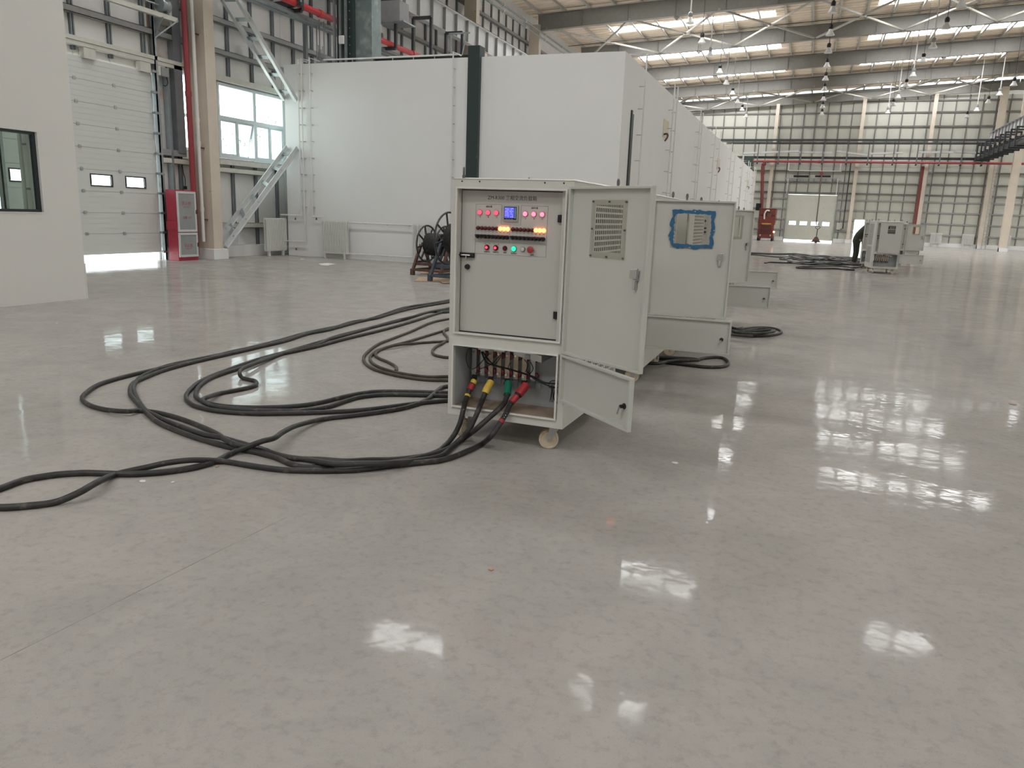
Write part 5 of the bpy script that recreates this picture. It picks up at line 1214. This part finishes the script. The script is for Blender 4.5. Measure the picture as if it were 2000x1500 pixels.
# ================================================================ hanging lamps
def lamp(label, group, x, y, zb, pale, first={}):
    key = 'pale' if pale else 'dark'
    if key not in first:
        t = thing('bay_lamp', label, 'lamp', (x, y, zb), 0, group)
        sh = MB().lathe([(.065,.27),(.085,.235),(.09,.18),(.185,.02),(.19,0),(.178,.0),(.08,.17)], (0,0,0), (0,0,1), 20, cap=False).build('shade', M_SHADEL if pale else M_SHADE, t, smooth=True)
        MB().lathe([(.0,.19),(.17,.012),(.176,.008)], (0,0,0), (0,0,1), 20, cap=False).build('reflector', M_SHADEL, t)
        MB().lathe([(.055,.22),(.08,.24),(.10,.34),(.095,.40),(.045,.46)], (0,0,0), (0,0,1), 16).build('ballast', M_BLACK if not pale else M_GIRT, t, smooth=True)
        L = ZR(x)+RT-zb
        MB().cyl((0,0,.44), (0,0,1), .028 if pale else .012, 8).build('rod', M_PIPE if pale else M_DARK, t)
        first[key] = t
    else:
        t = copy_tree(first[key]); t.location = (x, y, zb); t['label'] = label; t['group'] = group
    L = ZS(x)+.02-zb
    r = [c for c in t.children if c.name.startswith('rod')][0]; r.scale.z = (L-.44)/.56; r.location.z = .44-.44*r.scale.z
    return t
rows = [('row above white room', -5.72, [35.5, 42.6, 50.9, 58.8, 66.6], True), ('row above far doorway', 4.4, [35.1, 42.4, 49.9, 57.8, 65.1], True), ('row nearest right columns', 10.0, [57.3, 64.4], True),
        ('row above white room', -5.72, [39.4, 47.2, 55.0, 62.7], False), ('row above far doorway', 4.4, [38.6, 45.8, 53.3, 61.2], False), ('row nearest right columns', 10.0, [53.7, 60.6, 68.0], False),
        ('middle row', -.1, [35.0, 38.9, 42.7, 46.4, 50.4, 54.1, 58.2, 61.8, 65.7], False)]
for nm, x, ys, pale in rows:
    for i, y in enumerate(sorted(ys, reverse=True)):
        lamp(f'{"white rod" if pale else "black topped"} bay lamp, {ORD[i]} from far wall in {nm}', f'{"white rod" if pale else "black topped"} lamps of {nm}', x, y, 9.6, pale)
# ================================================================ scissor lift, pallet truck, chain
a, b = yp(1477, 470, 68), yp(1510, 470, 68); wl_ = b.x-a.x
sl = thing('scissor_lift', 'red scissor lift parked at the far end of the white room', 'scissor lift', ((a.x+b.x)/2, 68, 0))
h = wl_/2
MB().box(-h*.9, h*.9, 0, 2.0, .22, .55).build('chassis', M_LIFT, sl, bevel=.03)
mb = MB()
for x in (-h*.82, h*.82):
    for y in (.25, 1.7): mb.cyl((x-.09, y, .2), (x+.09, y, .2), .2, 16)
mb.build('wheel', M_BLACK, sl)
mb = MB().box(-h*.72, h*.72, .02, 1.95, .55, 1.30); mb.build('scissor_stack', M_DARK, sl)
for i in range(7): MB().box(-h*.70, h*.70, -.03, .03, .60+.1*i, .65+.1*i).build('scissor_arm', M_LIFT, sl)
for x in (-h*.8, h*.8): MB().box(x-.08, x+.08, -.02, .1, .5, 1.35).build('side_post', M_LIFT, sl)
MB().box(-h, h, -.05, 2.0, 1.32, 1.48).build('platform', M_LIFT, sl)
MB().box(-h*.55, h*.55, -.065, -.05, 1.36, 1.43).build('yellow_lettering_strip', M_YEL, sl)
MB().box(-h*.95, h*.95, -.06, -.02, 1.48, 2.0).build('lower_guard_panel', M_LIFT, sl)
mb = MB()
for x in (-h*.95, -h*.3, h*.3, h*.95):
    for y in (0, 1.95): mb.cyl((x, y, 1.48), (x, y, 2.62), .03, 8)
for z in (2.1, 2.6):
    for y in (0, 1.95): mb.cyl((-h*.95, y, z), (h*.95, y, z), .035, 8)
    for x in (-h*.95, h*.95): mb.cyl((x, 0, z), (x, 1.95, z), .035, 8)
mb.build('guard_rail', M_LIFT, sl); MB().box(-h*.9, h*.9, 0.02, .05, 2.0, 2.58).build('guard_mesh', M_LIFT, sl)
MB().tube(spline([(-h*.3,-.08,1.75), (-h*.32,-.1,2.2), (-h*.1,-.1,2.45), (h*.25,-.1,2.42)], 5), .06, 8).build('white_hose', M_PIPE, sl)
MB().box(0, h*.5, -.1, .0, 1.9, 2.25).build('control_box', M_RUST, sl)
MB().lathe([(.06,0),(.075,.03),(.05,.07)], (h*.98, -.06, .75), (0,-1,0), 12).build('beacon', M_BEACON, sl)
for x in (-h*.6, h*.6): MB().lathe([(.07,0),(.07,.04)], (x,-.02,.45), (0,-1,0), 12).build('headlamp', M_CHROME, sl)
p = zp(1593, 474.3); pt = thing('pallet_truck', 'dark red hand pallet truck standing before the far dock door', 'pallet truck', (p.x, p.y, 0))
MB().poly([(-.36,0,.06), (.36,0,.06), (.10,0,.48), (-.10,0,.48)], (0,.18,0)).build('frame_head', M_RUST, pt)
mb = MB()
for s in (-1, 1): mb.box(s*.27-.08, s*.27+.08, .18, 1.3, .07, .13)
mb.build('fork', M_RUST, pt); MB().cyl((-.09,-.04,.09), (.09,-.04,.09), .09, 14).build('steer_wheel', M_BLACK, pt)
MB().cyl((0,-.02,.45), (.03,-.12,1.12), .035, 8).build('drawbar', M_DARK, pt)
MB().tube(spline([(.03,-.12,1.1),(-.12,-.13,1.18),(-.16,-.13,1.27),(0,-.13,1.31),(.2,-.13,1.28),(.17,-.13,1.18),(.03,-.12,1.1)], 5), .025, 6).build('handle_loop', M_DARK, pt)
yh = 66.5; a, b, c = yp(1605, 338, yh), yp(1600, 385, yh), yp(1594, 437, yh); top = V((a.x, yh, ZR(a.x)))
t = thing('hoist_chain', 'dark hoist chain hanging in front of the far dock door', 'chain')
MB().tube([(a.x, yh, 7.9), a], .018, 5).tube(spline([a, b, c], 8), .045, 6).build('chain_run', M_ROPE, t); MB().box(a.x-.12, a.x+.12, yh-.1, yh+.1, a.z-.12, a.z+.12).build('hook_block', M_LIFT, t)
MB().tube(spline([c, (c.x+.06, yh, c.z-.10), (c.x+.15, yh, c.z-.06), (c.x+.16, yh, c.z+.06)], 6), .03, 6).build('hook', M_ROPE, t)
tag(MB().box(-12.3, 12.3, yh-.12, yh+.12, 7.80, 7.93).build('crane_bridge_rail', M_DARK), 'black crane bridge rail spanning the hall before the far wall', 'rail', kind='structure')
# ================================================================ the stooping worker
def skin_mesh(name, verts, edges, radii, mat_, parent, root=0, sub=2):
    m = bpy.data.meshes.new(name); m.from_pydata([tuple(v) for v in verts], edges, []); o = bpy.data.objects.new(name, m); COL.objects.link(o)
    sk = o.modifiers.new('skin', 'SKIN'); sk.use_smooth_shade = True
    for i, r in enumerate(radii):
        r = (r, r) if not isinstance(r, tuple) else r; m.skin_vertices[0].data[i].radius = r
    m.skin_vertices[0].data[root].use_root = True
    sb = o.modifiers.new('sub', 'SUBSURF'); sb.levels = sub; sb.render_levels = sub
    dg = bpy.context.evaluated_depsgraph_get(); dg.update()
    me = bpy.data.meshes.new_from_object(o.evaluated_get(dg)); bpy.data.objects.remove(o)
    me.name = name
    return link(name, me, mat_, parent, smooth=True)
_yy = cabB_p.y+1.75; pf = yp(1668.5, 512, _yy); pf.z = 0; per = thing('person', 'person in dark olive shirt and dark trousers stooping into a distant cabinet', 'person', (pf.x, pf.y, 0))
# local axes: x along the stoop (towards the cabinet), y across the body, z up
hipz = .90
J = {'pel': (-.02,0,hipz), 'belly': (.0,0,hipz+.12), 'chest': (.13,0,hipz+.34), 'neckb': (.27,0,hipz+.50), 'neck': (.33,0,hipz+.53), 'head': (.41,0,hipz+.52), 'crown': (.51,0,hipz+.46)}
vs = [J[k] for k in ('pel','belly','chest','neckb','neck','head','crown')]; es = [(i, i+1) for i in range(6)]
rad = [(.13,.15),(.12,.15),(.13,.17),(.09,.11),(.058,.058),(.085,.078),(.075,.068)]
for s in (-1, 1):
    b = len(vs); sh = (.22, s*.19, hipz+.40)
    vs += [sh, (.19, s*.27, hipz+.14), (.25, s*.29, hipz-.07), (.27, s*.29, hipz-.13)]; es += [(2, b), (b, b+1), (b+1, b+2), (b+2, b+3)]; rad += [.060, .048, .034, (.034,.018)]
    b = len(vs); vs += [(-.0, s*.10, hipz-.06), (.02, s*.11, .48), (-.03, s*.11, .08), (.06, s*.12, .045), (.14, s*.13, .035)]; es += [(0, b), (b, b+1), (b+1, b+2), (b+2, b+3), (b+3, b+4)]; rad += [.09, .060, .036, .028, .022]
body = skin_mesh('body', vs, es, rad, M_SKIN, per)
for s in (-1, 1):                          # five fingers, curled a little, thumb off the side of the palm
    for k, (dy, L) in enumerate(((-.027,.072),(-.009,.082),(.009,.078),(.026,.062))):
        p0 = V((.27+dy, s*.29, hipz-.12)); skin_mesh('finger', [p0, p0+V((.02,0,-L*.45)), p0+V((.012,0,-L*.8)), p0+V((-.008,0,-L))], [(0,1),(1,2),(2,3)], [.0095,.009,.008,.007], M_SKIN, per, sub=1)
    p0 = V((.285, s*.275, hipz-.10)); skin_mesh('thumb', [p0, p0+V((.012,-s*.032,-.03)), p0+V((.014,-s*.038,-.055))], [(0,1),(1,2)], [.011,.010,.008], M_SKIN, per, sub=1)
vs = [(-.03,0,hipz-.17), J['belly'], J['chest'], (.26,0,hipz+.49)]; es = [(0,1),(1,2),(2,3)]; rad = [(.15,.175),(.14,.17),(.145,.185),(.10,.13)]
for s in (-1, 1):
    b = len(vs); vs += [(.22, s*.20, hipz+.41), (.195, s*.258, hipz+.20)]; es += [(2,b),(b,b+1)]; rad += [.078, .072]
skin_mesh('shirt', vs, es, rad, M_SHIRT, per)
vs = [(-.03,0,hipz+.15), (-.03,0,hipz-.05)]; es = [(0,1)]; rad = [(.14,.165),(.14,.165)]
for s in (-1, 1):
    b = len(vs); vs += [(-.005, s*.10, hipz-.14), (.02, s*.115, .48), (-.02, s*.115, .10)]; es += [(1,b),(b,b+1),(b+1,b+2)]; rad += [.105, .082, .068]
skin_mesh('trousers', vs, es, rad, M_TROUS, per)
for s in (-1, 1): skin_mesh('shoe', [(-.10, s*.115, .055), (.03, s*.12, .052), (.20, s*.13, .042)], [(0,1),(1,2)], [(.062,.062),(.058,.062),(.048,.055)], M_SHOE, per)
hd = V(J['head']).lerp(V(J['crown']), .5); ax = (V(J['crown'])-V(J['head'])).normalized()
up_ = V((ax.z, 0, -ax.x)) if ax.x < 0 else V((-ax.z, 0, ax.x)); up_ = up_ if up_.z > 0 else -up_
hb = bmesh.new(); bmesh.ops.create_uvsphere(hb, u_segments=16, v_segments=10, radius=.098)
for v in list(hb.verts):
    if v.co.z < -.02 and v.co.x > -.02: pass
bmesh.ops.delete(hb, geom=[v for v in hb.verts if v.co.z < -.025], context='VERTS')
hm = bpy.data.meshes.new('hair'); hb.to_mesh(hm); hb.free(); ho = link('hair', hm, M_HAIR, per, smooth=True); ho.location = hd+up_*.018-ax*.02; ho.rotation_euler = (0, math.atan2(up_.x, up_.z), 0); ho.scale = (1.05, .88, .86)
face = -up_
for nm, off, m, r in (('eye', .030, M_BLACK, .010), ('eye', -.030, M_BLACK, .010)):
    p = hd+face*.072+ax*.005+V((0, off, 0)); bm = bmesh.new(); bmesh.ops.create_icosphere(bm, subdivisions=1, radius=r); me = bpy.data.meshes.new(nm); bm.to_mesh(me); bm.free(); link(nm, me, m, per, smooth=True).location = p
MB().poly([hd+face*.070+V((0,-.012,0))-ax*.012, hd+face*.070+V((0,.012,0))-ax*.012, hd+face*.098-ax*.018], -ax*.02).build('nose', M_SKIN, per)
MB().box(-.004,.004,-.022,.022,-.004,.004).build('mouth', M_MAROON, per).location = hd+face*.076-ax*.05
for s in (-1, 1):
    bm = bmesh.new(); bmesh.ops.create_icosphere(bm, subdivisions=1, radius=.022); me = bpy.data.meshes.new('ear'); bm.to_mesh(me); bm.free(); e = link('ear', me, M_SKIN, per, smooth=True); e.location = hd+V((0, s*.078, 0)); e.scale = (1, .4, 1.3)
per.rotation_euler.z = R(8)
# ================================================================ bits on the floor
SC = [((423,912),.012,'grey scrap beside the crossing of the cables'), ((278,941),.018,'white scrap left of centre below the cable loop'), ((338,943),.010,'tiny white scrap between the other two below the cables'), ((1319,905),.022,'white scrap on the bare floor right of the nearest castor'), ((113,632),.02,'small white scrap near the left partition'), ((590,506),.06,'pale scrap before the first radiator pipes'), ((960,1113),.012,'small grey chip in the middle of the foreground floor'), ((1980,790),.035,'brown scrap at the right of the floor')]
for (px, py), s, lab in SC:
    p = zp(px, py); rnd = random.Random(px)
    pts = [(p.x+s*math.cos(a)*rnd.uniform(.6, 1.3), p.y+s*math.sin(a)*rnd.uniform(.6, 1.2), .001) for a in (0, 1.1, 2.4, 3.6, 5.0)]
    mb = MB().poly(pts, (0, 0, .004)); tag(mb.build('scrap', M_SCRAP if 'brown' not in lab and 'grey' not in lab else M_CARD), lab, 'scrap', 'scraps on the floor')
p, q_ = zp(625, 515), zp(655, 518); mb = MB().poly([zp(622,515.5,.001), zp(640,514.5,.001), zp(655,516,.001), zp(640,519,.001), zp(627,518,.001)], (0,0,.01)); tag(mb.build('paper_sheet', M_SCRAP), 'crumpled pale paper lying before the second radiator', 'paper')
